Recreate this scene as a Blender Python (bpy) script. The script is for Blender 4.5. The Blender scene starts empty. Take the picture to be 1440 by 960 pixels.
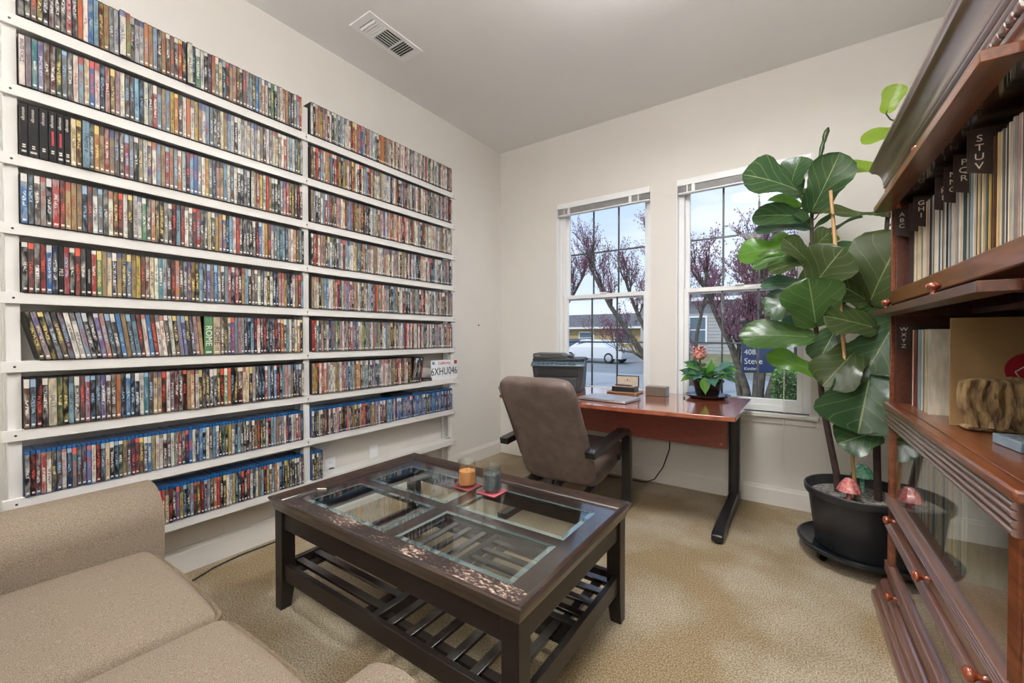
import bpy, bmesh, math, random
from mathutils import Vector, Matrix
R=random.Random(7)
S=bpy.context.scene; COL=S.collection
# ------------------------------------------------------------------ camera, world, exposure
CP=Vector((2.5396,-3.4471,1.1814)); YAW,PIT,ROLL,FPX=.6079,.0123,-.0006,588.67
FW=Vector((-math.sin(YAW)*math.cos(PIT),math.cos(YAW)*math.cos(PIT),-math.sin(PIT)))
RT=Vector((math.cos(YAW),math.sin(YAW),0)); UP=RT.cross(FW)
R2=RT*math.cos(ROLL)+UP*math.sin(ROLL); U2=UP*math.cos(ROLL)-RT*math.sin(ROLL)
cam=bpy.data.objects.new('camera',bpy.data.cameras.new('camera')); COL.objects.link(cam)
cam.data.sensor_width=36; cam.data.lens=36*FPX/1440; cam.data.clip_start=.02; cam.data.clip_end=400
cam.matrix_world=Matrix(((R2.x,U2.x,-FW.x,CP.x),(R2.y,U2.y,-FW.y,CP.y),(R2.z,U2.z,-FW.z,CP.z),(0,0,0,1)))
S.camera=cam
S.view_settings.view_transform='Standard'; S.view_settings.look='None'; S.view_settings.exposure=.10; S.view_settings.gamma=1
S.view_settings.use_curve_mapping=False
LAMP_CEIL=56; FILL_REAR=20; FILL_FLOOR=340; SKY=1.2; SUN=2.2  # rear and floor values drive the added fill lamps
def ray(px,py): return FW+R2*((px-720)/FPX)-U2*((py-480)/FPX)
def atY(px,py,Y): d=ray(px,py); return CP+d*((Y-CP.y)/d.y)
def atZ(px,py,Z): d=ray(px,py); return CP+d*((Z-CP.z)/d.z)
def atD(px,py,D): return CP+ray(px,py)*D
def pj(p):
    d=Vector(p)-CP; z=d.dot(FW); return 720+FPX*d.dot(R2)/z,480-FPX*d.dot(U2)/z,z
W=bpy.data.worlds.new('sky'); S.world=W; W.use_nodes=True
nt=W.node_tree; nt.nodes.clear()
def N(t,ty,**k):
    n=t.nodes.new(ty)
    for a,b in k.items(): setattr(n,a,b)
    return n
o=N(nt,'ShaderNodeOutputWorld'); bg=N(nt,'ShaderNodeBackground'); tc=N(nt,'ShaderNodeTexCoord'); sp=N(nt,'ShaderNodeSeparateXYZ')
cr=N(nt,'ShaderNodeValToRGB'); ns=N(nt,'ShaderNodeTexNoise'); mp=N(nt,'ShaderNodeMapping'); cl=N(nt,'ShaderNodeValToRGB'); mx=N(nt,'ShaderNodeMix',data_type='RGBA')
nt.links.new(tc.outputs['Generated'],sp.inputs[0]); nt.links.new(sp.outputs[2],cr.inputs[0])
e=cr.color_ramp.elements; e[0].position=0; e[0].color=(.72,.80,.93,1); e[1].position=.55; e[1].color=(.30,.50,.84,1)
mp.inputs['Scale'].default_value=(2,2,7); nt.links.new(tc.outputs['Generated'],mp.inputs[0]); nt.links.new(mp.outputs[0],ns.inputs[0]); ns.inputs['Scale'].default_value=1.6; ns.inputs['Detail'].default_value=5
nt.links.new(ns.outputs[0],cl.inputs[0]); e=cl.color_ramp.elements; e[0].position=.48; e[0].color=(0,0,0,1); e[1].position=.72; e[1].color=(.8,.8,.8,1)
nt.links.new(cl.outputs[0],mx.inputs[0]); nt.links.new(cr.outputs[0],mx.inputs[6]); mx.inputs[7].default_value=(.88,.9,.96,1)
nt.links.new(mx.outputs[2],bg.inputs[0]); bg.inputs[1].default_value=SKY; nt.links.new(bg.outputs[0],o.inputs[0])
sun=bpy.data.objects.new('sun',bpy.data.lights.new('sun','SUN')); COL.objects.link(sun)
sun.data.energy=SUN; sun.data.angle=.05; sun.data.color=(1,.95,.86); sun.location=(0,-8,12); sun.rotation_euler=(math.radians(38),0,math.radians(-25))
# ------------------------------------------------------------------ materials
MATS={}
def lin(h):
    h=h.lstrip('#'); v=[int(h[i:i+2],16)/255 for i in (0,2,4)]
    return tuple((c/12.92 if c<=.04045 else ((c+.055)/1.055)**2.4) for c in v)
def mat(name,col,rough=.5,metal=0,spec=.5,var=None,scale=30,bump=0,bscale=200,coat=0,aniso=None,emit=None,estr=0,detail=4,trans=0):
    if name in MATS: return MATS[name]
    if isinstance(col,str): col=lin(col)
    m=bpy.data.materials.new(name); m.use_nodes=True; t=m.node_tree; b=t.nodes['Principled BSDF']
    b.inputs['Base Color'].default_value=(*col,1); b.inputs['Roughness'].default_value=rough; b.inputs['Metallic'].default_value=metal
    b.inputs['Specular IOR Level'].default_value=spec; b.inputs['Coat Weight'].default_value=coat; b.inputs['Coat Roughness'].default_value=.12
    if trans: b.inputs['Transmission Weight'].default_value=trans
    if emit: b.inputs['Emission Color'].default_value=(*emit,1); b.inputs['Emission Strength'].default_value=estr
    co=N(t,'ShaderNodeTexCoord'); mpp=N(t,'ShaderNodeMapping'); t.links.new(co.outputs['Object'],mpp.inputs[0])
    if aniso: mpp.inputs['Scale'].default_value=aniso
    n=N(t,'ShaderNodeTexNoise'); n.inputs['Scale'].default_value=scale; n.inputs['Detail'].default_value=detail; t.links.new(mpp.outputs[0],n.inputs[0])
    if var is None: var=tuple(c*.88 for c in col)
    elif isinstance(var,str): var=lin(var)
    r=N(t,'ShaderNodeValToRGB'); r.color_ramp.elements[0].position=.35; r.color_ramp.elements[1].position=.65
    r.color_ramp.elements[0].color=(*var,1); r.color_ramp.elements[1].color=(*col,1)
    t.links.new(n.outputs[0],r.inputs[0]); t.links.new(r.outputs[0],b.inputs['Base Color'])
    if bump:
        n2=N(t,'ShaderNodeTexNoise'); n2.inputs['Scale'].default_value=bscale; n2.inputs['Detail'].default_value=3; t.links.new(mpp.outputs[0],n2.inputs[0])
        bp=N(t,'ShaderNodeBump'); bp.inputs['Strength'].default_value=bump; bp.inputs['Distance'].default_value=.004; t.links.new(n2.outputs[0],bp.inputs['Height']); t.links.new(bp.outputs[0],b.inputs['Normal'])
    MATS[name]=m; return m
def glassmat(name,tint=(1,1,1),f0=.04,rough=0):
    m=bpy.data.materials.new(name); m.use_nodes=True; t=m.node_tree; t.nodes.clear()
    o=N(t,'ShaderNodeOutputMaterial'); mix=N(t,'ShaderNodeMixShader'); lw=N(t,'ShaderNodeLayerWeight'); tr=N(t,'ShaderNodeBsdfTransparent'); gl=N(t,'ShaderNodeBsdfGlossy')
    lw.inputs[0].default_value=.5; p=N(t,'ShaderNodeMath',operation='POWER'); p.inputs[1].default_value=5; q=N(t,'ShaderNodeMath',operation='MULTIPLY_ADD'); q.inputs[1].default_value=1-f0; q.inputs[2].default_value=f0
    t.links.new(lw.outputs['Facing'],p.inputs[0]); t.links.new(p.outputs[0],q.inputs[0])
    tr.inputs[0].default_value=(*tint,1); gl.inputs['Roughness'].default_value=rough; gl.inputs[0].default_value=(1,1,1,1)
    t.links.new(q.outputs[0],mix.inputs[0]); t.links.new(tr.outputs[0],mix.inputs[1]); t.links.new(gl.outputs[0],mix.inputs[2]); t.links.new(mix.outputs[0],o.inputs[0])
    MATS[name]=m; return m
wallp=mat('wall_paint',(.755,.725,.68),.85,var=(.74,.71,.665),scale=3,bump=.12,bscale=90,spec=.2)
ceilp=mat('ceiling_paint',(.84,.832,.82),.9,var=(.83,.822,.81),scale=3,bump=.15,bscale=110,spec=.2)
trim=mat('white_trim_paint',(.76,.73,.68),.45,var=(.74,.71,.66),scale=8)
rackw=mat('rack_white_paint',(.72,.705,.68),.45,var=(.67,.655,.62),scale=6,aniso=(1,.2,1))
vinyl=mat('white_vinyl',(.90,.905,.91),.35,var=(.88,.885,.89),scale=6)
carpet=mat('carpet_pile',lin('#c4b8a4'),.95,var='#806f55',scale=170,bump=.8,bscale=260,spec=.1,detail=6)
# carpet: add broad soft mottling of the pile direction
t=carpet.node_tree; b=t.nodes['Principled BSDF']; src=b.inputs['Base Color'].links[0].from_socket
n=N(t,'ShaderNodeTexNoise'); n.inputs['Scale'].default_value=2.1; n.inputs['Detail'].default_value=4
r=N(t,'ShaderNodeValToRGB'); r.color_ramp.elements[0].position=.4; r.color_ramp.elements[0].color=(.74,.66,.53,1); r.color_ramp.elements[1].position=.60; r.color_ramp.elements[1].color=(1,1,1,1)
cc=N(t,'ShaderNodeTexCoord'); t.links.new(cc.outputs['Object'],n.inputs[0]); t.links.new(n.outputs[0],r.inputs[0])
m2=N(t,'ShaderNodeMix',data_type='RGBA',blend_type='MULTIPLY'); m2.inputs[0].default_value=1; t.links.new(src,m2.inputs[6]); t.links.new(r.outputs[0],m2.inputs[7]); t.links.new(m2.outputs[2],b.inputs['Base Color'])
sofaf=mat('taupe_woven_fabric',lin('#a89886'),.95,var='#786a5b',scale=330,bump=.7,bscale=700,spec=.1,aniso=(1,2.6,1),detail=3)
pipef=mat('taupe_piping_fabric',lin('#7c6b58'),.9,var='#65553f',scale=200,bump=.4,bscale=500)
esp=mat('espresso_wood',(.016,.010,.008),.36,var=(.010,.007,.006),scale=14,aniso=(1,6,6),coat=.12,spec=.35)
espt=mat('espresso_wood_top',(.020,.012,.010),.2,var=(.012,.008,.007),scale=14,aniso=(1,6,6),coat=.9)
esp2=mat('espresso_wood_rim',(.040,.018,.010),.28,var=(.016,.009,.007),scale=10,aniso=(1,4,4),coat=.5)
# worn front board: chips with bare wood
worn=mat('espresso_wood_worn',(.022,.013,.010),.35,coat=.2)
t=worn.node_tree; b=t.nodes['Principled BSDF']; n=N(t,'ShaderNodeTexNoise'); n.inputs['Scale'].default_value=52; n.inputs['Detail'].default_value=8; n.inputs['Roughness'].default_value=.7
c_=N(t,'ShaderNodeTexCoord'); mm=N(t,'ShaderNodeMapping'); mm.inputs['Scale'].default_value=(1,2,1); t.links.new(c_.outputs['Object'],mm.inputs[0]); t.links.new(mm.outputs[0],n.inputs[0])
r=N(t,'ShaderNodeValToRGB'); es=r.color_ramp.elements; es[0].position=.46; es[0].color=(.018,.011,.009,1); es[1].position=.60; es[1].color=(.56,.42,.32,1)
x=es.new(.53); x.color=(.05,.03,.026,1); x=es.new(.565); x.color=(.22,.15,.12,1)
n2=N(t,'ShaderNodeTexNoise'); n2.inputs['Scale'].default_value=6; t.links.new(c_.outputs['Object'],n2.inputs[0]); q1=N(t,'ShaderNodeMath',operation='MULTIPLY_ADD'); q1.inputs[1].default_value=.42; q1.inputs[2].default_value=-.225; t.links.new(n2.outputs[0],q1.inputs[0]); q2=N(t,'ShaderNodeMath',operation='ADD'); t.links.new(n.outputs[0],q2.inputs[0]); t.links.new(q1.outputs[0],q2.inputs[1])
t.links.new(q2.outputs[0],r.inputs[0]); t.links.new(r.outputs[0],b.inputs['Base Color'])
pane=glassmat('clear_glass',(.95,.98,.97),.05); wglass=glassmat('window_glass',(.985,.99,.99),.004); bglass=glassmat('bookcase_glass',(.92,.95,.94),.05)
bevm=glassmat('bevel_glass',(.56,.78,.80),.26)
t=bevm.node_tree; df=N(t,'ShaderNodeBsdfDiffuse'); df.inputs[0].default_value=(.34,.52,.53,1); m3=N(t,'ShaderNodeMixShader'); m3.inputs[0].default_value=.13
ou=[n for n in t.nodes if n.type=='OUTPUT_MATERIAL'][0]; pv=ou.inputs[0].links[0].from_socket; t.links.new(pv,m3.inputs[1]); t.links.new(df.outputs[0],m3.inputs[2]); t.links.new(m3.outputs[0],ou.inputs[0])
cherry=mat('desk_cherry_laminate',(.36,.105,.052),.13,var=(.21,.05,.024),scale=9,aniso=(1.2,14,1),coat=1)
cherryd=mat('desk_panel_laminate',(.42,.125,.088),.35,var=(.34,.095,.066),scale=9,aniso=(1,14,14))
blackm=mat('black_powder_metal',(.012,.012,.013),.35,spec=.6)
bwood=mat('black_bentwood',(.012,.011,.011),.28,spec=.6,coat=.3)
leather=mat('brown_leather',(.155,.115,.098),.42,var=(.11,.078,.065),scale=14,bump=.25,bscale=160)
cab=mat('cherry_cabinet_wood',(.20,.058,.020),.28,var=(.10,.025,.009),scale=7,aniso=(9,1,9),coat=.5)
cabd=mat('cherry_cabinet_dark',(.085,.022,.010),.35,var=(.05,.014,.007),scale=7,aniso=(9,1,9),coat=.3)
cabm=mat('cherry_cabinet_moulding',(.16,.07,.05),.28,var=(.155,.067,.048),scale=3,aniso=(9,1,9),coat=1,spec=1)
cabm.node_tree.nodes['Principled BSDF'].inputs['Coat Roughness'].default_value=.2
cabm.node_tree.nodes['Principled BSDF'].inputs['Coat IOR'].default_value=1.9
knobm=mat('cherry_knob',(.25,.05,.018),.15,coat=1)
tabm=mat('brown_card',(.028,.012,.008),.5); ink=mat('white_ink',(.78,.72,.62),.6); darkink=mat('dark_ink',(.02,.025,.05),.6); redink=mat('red_ink',(.45,.04,.05),.6)
blackp=mat('black_plastic',(.014,.014,.016),.38); darkp=mat('charcoal_plastic',(.035,.037,.042),.4); potp=mat('black_nursery_pot',(.022,.022,.024),.38,var=(.03,.03,.033),scale=6)
sheenp=mat('printer_panel_sheen',(.085,.14,.18),.18,coat=.6)  # panel: blue of reflected light put into the colour
silver=mat('silver_aluminium',(.70,.70,.71),.3,metal=.85)
soil=mat('potting_soil',(.05,.038,.03),.95,var=(.32,.3,.27),scale=60,bump=.8,bscale=120)
def leafmat(name,c,v,tr=.35):
    m=bpy.data.materials.new(name); m.use_nodes=True; t=m.node_tree; b=t.nodes['Principled BSDF']
    uv=N(t,'ShaderNodeUVMap'); s=N(t,'ShaderNodeSeparateXYZ'); t.links.new(uv.outputs[0],s.inputs[0])
    def math_(op,a,bv,cv=None):
        n=N(t,'ShaderNodeMath',operation=op)
        for i,q in enumerate((a,bv,cv)):
            if q is None: continue
            if isinstance(q,(int,float)): n.inputs[i].default_value=q
            else: t.links.new(q,n.inputs[i])
        return n.outputs[0]
    au=math_('ABSOLUTE',math_('SUBTRACT',s.outputs[0],.5),0)
    mid=math_('LESS_THAN',au,.011)
    ph=math_('FRACT',math_('SUBTRACT',math_('MULTIPLY',s.outputs[1],4.6),math_('MULTIPLY',au,4.2)),0)
    side=math_('LESS_THAN',math_('ABSOLUTE',math_('SUBTRACT',ph,.5),0),.045)
    vein=math_('MAXIMUM',mid,math_('MULTIPLY',side,.28))
    ns=N(t,'ShaderNodeTexNoise'); ns.inputs['Scale'].default_value=9; rr=N(t,'ShaderNodeMix',data_type='RGBA'); co=N(t,'ShaderNodeTexCoord'); t.links.new(co.outputs['Object'],ns.inputs[0])
    t.links.new(ns.outputs[0],rr.inputs[0]); rr.inputs[6].default_value=(*c,1); rr.inputs[7].default_value=(*v,1)
    mx=N(t,'ShaderNodeMix',data_type='RGBA'); t.links.new(vein,mx.inputs[0]); t.links.new(rr.outputs[2],mx.inputs[6]); mx.inputs[7].default_value=(.22,.27,.11,1)
    t.links.new(mx.outputs[2],b.inputs['Base Color']); b.inputs['Roughness'].default_value=.27; b.inputs['Specular IOR Level'].default_value=.5
    bp=N(t,'ShaderNodeBump'); bp.inputs['Strength'].default_value=.5; bp.inputs['Distance'].default_value=.004; t.links.new(math_('SUBTRACT',1,vein),bp.inputs['Height']); t.links.new(bp.outputs[0],b.inputs['Normal'])
    tl=N(t,'ShaderNodeBsdfTranslucent'); ms=N(t,'ShaderNodeMixShader'); ms.inputs[0].default_value=tr; ou=t.nodes['Material Output']
    hs=N(t,'ShaderNodeHueSaturation'); hs.inputs['Value'].default_value=2.2; t.links.new(mx.outputs[2],hs.inputs['Color']); t.links.new(hs.outputs[0],tl.inputs[0])
    t.links.new(b.outputs[0],ms.inputs[1]); t.links.new(tl.outputs[0],ms.inputs[2]); t.links.new(ms.outputs[0],ou.inputs[0]); MATS[name]=m; return m
figl=[leafmat('fig_leaf_dark',(.026,.070,.028),(.040,.080,.026)),leafmat('fig_leaf_mid',(.045,.115,.028),(.068,.13,.032)),leafmat('fig_leaf_olive',(.055,.078,.022),(.040,.066,.020)),leafmat('fig_leaf_backlit',(.11,.27,.028),(.08,.19,.022),.5),leafmat('fig_leaf_lime',(.22,.33,.038),(.18,.28,.033),.5),leafmat('fig_leaf_blue_green',(.060,.125,.085),(.042,.10,.06)),leafmat('fig_leaf_brown',(.06,.03,.02),(.045,.03,.015))]  # brightest green: backlighting of some leaves put into the colour
bark=mat('dark_bark',(.055,.030,.022),.8,var=(.03,.018,.014),scale=40,bump=.6,bscale=60)
# disc-case spine print: colours, title colour and seed ride on the mesh
def spinemat(name):
    m=bpy.data.materials.new(name); m.use_nodes=True; t=m.node_tree; b=t.nodes['Principled BSDF']
    def A(nm,sock): n=N(t,'ShaderNodeAttribute',attribute_name=nm); return n.outputs[sock]
    c1=A('c1','Color'); c2=A('c2','Color'); sd=A('sd','Fac')
    uv=N(t,'ShaderNodeUVMap'); s=N(t,'ShaderNodeSeparateXYZ'); t.links.new(uv.outputs[0],s.inputs[0]); u,v=s.outputs[0],s.outputs[1]
    def Mt(op,a,bv=0):
        n=N(t,'ShaderNodeMath',operation=op)
        for i,q in enumerate((a,bv)):
            if isinstance(q,(int,float)): n.inputs[i].default_value=q
            else: t.links.new(q,n.inputs[i])
        return n.outputs[0]
    def between(x,a,bv): return Mt('MULTIPLY',Mt('GREATER_THAN',x,a),Mt('LESS_THAN',x,bv))
    def noise(su,sv,k,sc=1,det=1):
        cb=N(t,'ShaderNodeCombineXYZ'); t.links.new(Mt('ADD',Mt('MULTIPLY',u,su),Mt('MULTIPLY',sd,k)),cb.inputs[0]); t.links.new(Mt('ADD',Mt('MULTIPLY',v,sv),Mt('MULTIPLY',sd,k*1.7)),cb.inputs[1]); t.links.new(Mt('MULTIPLY',sd,k*.3),cb.inputs[2])
        n=N(t,'ShaderNodeTexNoise'); n.inputs['Scale'].default_value=sc; n.inputs['Detail'].default_value=det; t.links.new(cb.outputs[0],n.inputs[0]); return n.outputs[0]
    def mixc(f,a,bb,bt='MIX'):
        n=N(t,'ShaderNodeMix',data_type='RGBA',blend_type=bt)
        for i,q in ((0,f),(6,a),(7,bb)):
            if isinstance(q,(int,float)): n.inputs[i].default_value=q
            elif isinstance(q,tuple): n.inputs[i].default_value=(*q,1)
            else: t.links.new(q,n.inputs[i])
        return n.outputs[2]
    art=noise(1.6,5,53); artm=N(t,'ShaderNodeMapRange'); artm.inputs[1].default_value=.42; artm.inputs[2].default_value=.66; t.links.new(art,artm.inputs[0])
    col=mixc(Mt('MULTIPLY',artm.outputs[0],.55),c1,mixc(.5,c2,(.03,.03,.035)))
    f1=Mt('FRACT',Mt('MULTIPLY',sd,7.13)); f2=Mt('FRACT',Mt('MULTIPLY',sd,13.7)); f3=Mt('FRACT',Mt('MULTIPLY',sd,3.71)); f4=Mt('FRACT',Mt('MULTIPLY',sd,23.3))
    top=Mt('MULTIPLY',Mt('GREATER_THAN',v,Mt('ADD',.80,Mt('MULTIPLY',f1,.12))),Mt('GREATER_THAN',f3,.55))
    col=mixc(Mt('MULTIPLY',top,.75),col,c2)
    ttl=Mt('MULTIPLY',between(u,.27,.73),between(v,Mt('ADD',.22,Mt('MULTIPLY',f1,.22)),Mt('ADD',.55,Mt('MULTIPLY',f2,.25))))
    gl=Mt('GREATER_THAN',noise(3.2,34,31),.50)
    col=mixc(Mt('MULTIPLY',Mt('MULTIPLY',ttl,gl),.72),col,c2)
    lg=Mt('MULTIPLY',Mt('MULTIPLY',between(u,.24,.76),between(v,.045,.085)),Mt('GREATER_THAN',f4,.3))
    col=mixc(Mt('MULTIPLY',lg,.8),col,(.75,.73,.68))
    t.links.new(col,b.inputs['Base Color']); b.inputs['Roughness'].default_value=.45; b.inputs['Specular IOR Level'].default_value=.28; b.inputs['Coat Weight'].default_value=.0; b.inputs['Coat Roughness'].default_value=.1
    MATS[name]=m; return m
spine=spinemat('disc_case_spine_print'); casek=mat('black_case_plastic',(.010,.010,.011),.4,spec=.3); caseb=mat('blue_case_plastic',(.010,.095,.27),.2,coat=.5,var=(.008,.055,.18),scale=20); casew=mat('white_case_card',(.74,.71,.64),.5)
# ------------------------------------------------------------------ mesh builder
class M:
    def __init__(s): s.v=[]; s.f=[]; s.m=[]; s.uv=None
    def add(s,vs,fs,m=0):
        o=len(s.v); s.v+= [tuple(p) for p in vs]; s.f+=[tuple(i+o for i in f) for f in fs]; s.m+=[m]*len(fs); return s
    def box(s,x0,y0,z0,x1,y1,z1,m=0):
        return s.add([(x0,y0,z0),(x1,y0,z0),(x1,y1,z0),(x0,y1,z0),(x0,y0,z1),(x1,y0,z1),(x1,y1,z1),(x0,y1,z1)],[(0,3,2,1),(4,5,6,7),(0,1,5,4),(1,2,6,5),(2,3,7,6),(3,0,4,7)],m)
    def prism(s,poly,ax,a,b,m=0):
        n=len(poly)
        def P(p,c): return {'x':(c,p[0],p[1]),'y':(p[0],c,p[1]),'z':(p[0],p[1],c)}[ax]
        return s.add([P(p,a) for p in poly]+[P(p,b) for p in poly],[tuple(range(n)),tuple(range(2*n-1,n-1,-1))]+[((i+1)%n,i,n+i,n+(i+1)%n) for i in range(n)],m)
    def tube(s,pts,r,n=8,m=0,flat=None,cap=True):
        pts=[Vector(p) for p in pts]; k=len(pts); rs=r if isinstance(r,(list,tuple)) else [r]*k
        vs=[]; fs=[]; ref=None
        for i,p in enumerate(pts):
            d=(pts[min(i+1,k-1)]-pts[max(i-1,0)]).normalized()
            if ref is None: ref=Vector((0,0,1)) if abs(d.z)<.9 else Vector((1,0,0))
            a=(ref-d*ref.dot(d)).normalized(); ref=a; b=d.cross(a)
            for j in range(n):
                q=2*math.pi*j/n; vs.append(p+(a*math.cos(q)*(flat or 1)+b*math.sin(q))*rs[i])
        for i in range(k-1):
            for j in range(n): fs.append((i*n+j,i*n+(j+1)%n,(i+1)*n+(j+1)%n,(i+1)*n+j))
        if cap: fs+=[tuple(range(n-1,-1,-1)),tuple((k-1)*n+j for j in range(n))]
        return s.add(vs,fs,m)
    def bar(s,pts,w,h,up=(0,0,1),m=0):   # rectangular section swept along points; w across, h along 'up-ish'
        pts=[Vector(p) for p in pts]; k=len(pts); vs=[]; fs=[]; ac=Vector(up).normalized()
        for i,p in enumerate(pts):
            d=(pts[min(i+1,k-1)]-pts[max(i-1,0)]).normalized(); b=d.cross(ac).normalized()
            for sa,sb in ((-1,-1),(1,-1),(1,1),(-1,1)): vs.append(p+ac*(sa*w/2)+b*(sb*h/2))
        for i in range(k-1):
            for j in range(4): fs.append((i*4+j,i*4+(j+1)%4,i*4+4+(j+1)%4,i*4+4+j))
        fs+=[(3,2,1,0),tuple((k-1)*4+j for j in range(4))]
        return s.add(vs,fs,m)
    def lathe(s,prof,n=24,c=(0,0,0),m=0,sx=1,sy=1,cap=True):
        vs=[]; fs=[]; k=len(prof)
        for r,z in prof:
            for j in range(n): q=2*math.pi*j/n; vs.append((c[0]+r*math.cos(q)*sx,c[1]+r*math.sin(q)*sy,c[2]+z))
        for i in range(k-1):
            for j in range(n): fs.append((i*n+j,i*n+(j+1)%n,(i+1)*n+(j+1)%n,(i+1)*n+j))
        if cap and prof[0][0]>1e-4: fs.append(tuple(range(n-1,-1,-1)))
        if cap and prof[-1][0]>1e-4: fs.append(tuple((k-1)*n+j for j in range(n)))
        return s.add(vs,fs,m)
    def rbox(s,x0,y0,z0,x1,y1,z1,r=.03,n=8,crown=0,m=0,warp=None):
        h=Vector(((x1-x0)/2,(y1-y0)/2,(z1-z0)/2)); c=Vector(((x0+x1)/2,(y0+y1)/2,(z0+z1)/2)); inn=Vector(max(q-r,1e-4) for q in h)
        vs=[]; fs=[]; idx={}
        def ticks(hh):
            rr=min(r,hh*.98); a=[-hh,-hh+rr*.3,-hh+rr*.65,-hh+rr]; mid=[-hh+rr+(2*hh-2*rr)*i/n for i in range(1,n)]; return a+mid+[-q for q in reversed(a)]
        T=[ticks(q) for q in h]
        def V(p):
            k=tuple(round(q,6) for q in p)
            if k in idx: return idx[k]
            p=Vector(p); i=Vector(max(-a,min(a,q)) for a,q in zip(inn,p)); d=p-i
            if d.length>1e-7: p=i+d.normalized()*r
            if crown:
                fx=1-(p.x/h.x)**2; fy=1-(p.y/h.y)**2; fx,fy=max(fx,0)**.5,max(fy,0)**.5
                p.z+=crown*fx*fy*(1 if p.z>0 else -.2)
            if warp: p=warp(p,h)
            idx[k]=len(vs); vs.append(p+c); return idx[k]
        for ax in range(3):
            a,b=[(1,2),(2,0),(0,1)][ax]
            for sg in (-1,1):
                for i in range(len(T[a])-1):
                    for j in range(len(T[b])-1):
                        q=[]
                        for ii,jj in ((i,j),(i+1,j),(i+1,j+1),(i,j+1)):
                            p=[0,0,0]; p[ax]=sg*h[ax]; p[a]=T[a][ii]; p[b]=T[b][jj]; q.append(V(p))
                        if sg<0: q.reverse()
                        fs.append(tuple(q))
        return s.add(vs,fs,m)
FR={}
def setp(o,label=None,cat=None,group=None,kind=None):
    if label: o['label']=label
    if cat: o['category']=cat
    if group: o['group']=group
    if kind: o['kind']=kind
def thing(name,label,cat,loc=(0,0,0),rz=0,group=None,kind=None):
    o=bpy.data.objects.new(name,None); COL.objects.link(o); o.location=loc; o.rotation_euler=(0,0,rz); o.empty_display_size=.05
    FR[o.name]=(Vector(loc),rz); setp(o,label,cat,group,kind); return o
def tomesh(name,mb,mats,smooth=35):
    me=bpy.data.meshes.new(name); me.from_pydata(mb.v,[],mb.f); 
    for q in (mats if isinstance(mats,(list,tuple)) else [mats]): me.materials.append(q)
    if len(me.materials)>1: me.polygons.foreach_set('material_index',mb.m)
    if mb.uv:
        ul=me.uv_layers.new(name='UVMap')
        for l in me.loops: ul.data[l.index].uv=mb.uv[l.vertex_index]
    if smooth:
        me.polygons.foreach_set('use_smooth',[True]*len(me.polygons)); me.set_sharp_from_angle(angle=math.radians(smooth))
    me.update(); return me
def mk(name,mb,mats,parent=None,label=None,cat=None,group=None,kind=None,smooth=35,bev=0,world=True,keep=False):
    """world: builder coordinates are scene coordinates; else local to the parent"""
    vs=[Vector(p) for p in mb.v]; loc=Vector((0,0,0))
    if parent is not None:
        root=parent
        while root.name not in FR: root=root.parent
        if world:
            L,rz=FR[root.name]; q=Matrix.Rotation(-rz,3,'Z'); vs=[q@(p-L) for p in vs]
    elif not keep:
        lo=Vector((min(p[i] for p in vs) for i in range(3))); hi=Vector((max(p[i] for p in vs) for i in range(3)))
        loc=Vector(((lo.x+hi.x)/2,(lo.y+hi.y)/2,lo.z)); vs=[p-loc for p in vs]
    mb.v=[tuple(p) for p in vs]; me=tomesh(name,mb,mats,smooth)
    o=bpy.data.objects.new(name,me); COL.objects.link(o); o.location=loc
    if parent is not None: o.parent=parent
    else: FR[o.name]=(loc,0)
    setp(o,label,cat,group,kind)
    if bev:
        md=o.modifiers.new('bevel','BEVEL'); md.width=bev; md.segments=2; md.limit_method='ANGLE'; md.angle_limit=math.radians(40)
    return o
def text(s,size,origin,xdir,ydir,m,parent,name='lettering',align='CENTER',ext=.0004,sx=1):
    cu=bpy.data.curves.new('t','FONT'); cu.body=s; cu.size=size; cu.align_x=align; cu.align_y='CENTER'; cu.extrude=ext; cu.resolution_u=3
    o=bpy.data.objects.new('t',cu); COL.objects.link(o); dg=bpy.context.evaluated_depsgraph_get(); me=bpy.data.meshes.new_from_object(o.evaluated_get(dg))
    X=Vector(xdir).normalized(); Y=Vector(ydir).normalized(); Z=X.cross(Y); b=M(); O=Vector(origin)
    b.add([O+X*(v.co.x*sx)+Y*v.co.y+Z*v.co.z for v in me.vertices],[tuple(p.vertices) for p in me.polygons])
    bpy.data.objects.remove(o); bpy.data.curves.remove(cu); bpy.data.meshes.remove(me)
    return mk(name,b,m,parent,smooth=0)
def struct(name,mb,m,**k): return mk(name,mb,m,kind='structure',keep=True,smooth=0,**k)
# ------------------------------------------------------------------ room shell
H=3.035; XR=3.27; YB=-5.3; T_=.16
b=M().box(-T_,YB-T_,-.12,XR+T_,T_,0); struct('floor',b,carpet)
b=M().box(-T_,YB-T_,H,XR+T_,T_,H+.15); struct('ceiling',b,ceilp)
struct('wall_left',M().box(-T_,YB,0,0,T_,H),wallp)
struct('wall_right',M().box(XR,YB,0,XR+T_,T_,H),wallp)
struct('wall_rear',M().box(-T_,YB-T_,0,XR+T_,YB,H),wallp)
WX=((.652,1.517),(1.716,2.584)); WZ0,WZ1=.646,2.403
b=M().box(0,0,0,XR,T_,WZ0).box(0,0,WZ1,XR,T_,H).box(0,0,WZ0,WX[0][0],T_,WZ1).box(WX[0][1],0,WZ0,WX[1][0],T_,WZ1).box(WX[1][1],0,WZ0,XR,T_,WZ1)
struct('wall_back',b,wallp)
bp=lambda d:[(0,0),(d,0),(d,.105),(d*.75,.115),(d*.6,.128),(0,.13)]
struct('baseboard_left',M().prism(bp(.015),'y',YB,0),trim)
struct('baseboard_back',M().prism([(-y,z) for y,z in bp(.015)][::-1],'x',0,XR),trim)
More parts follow.
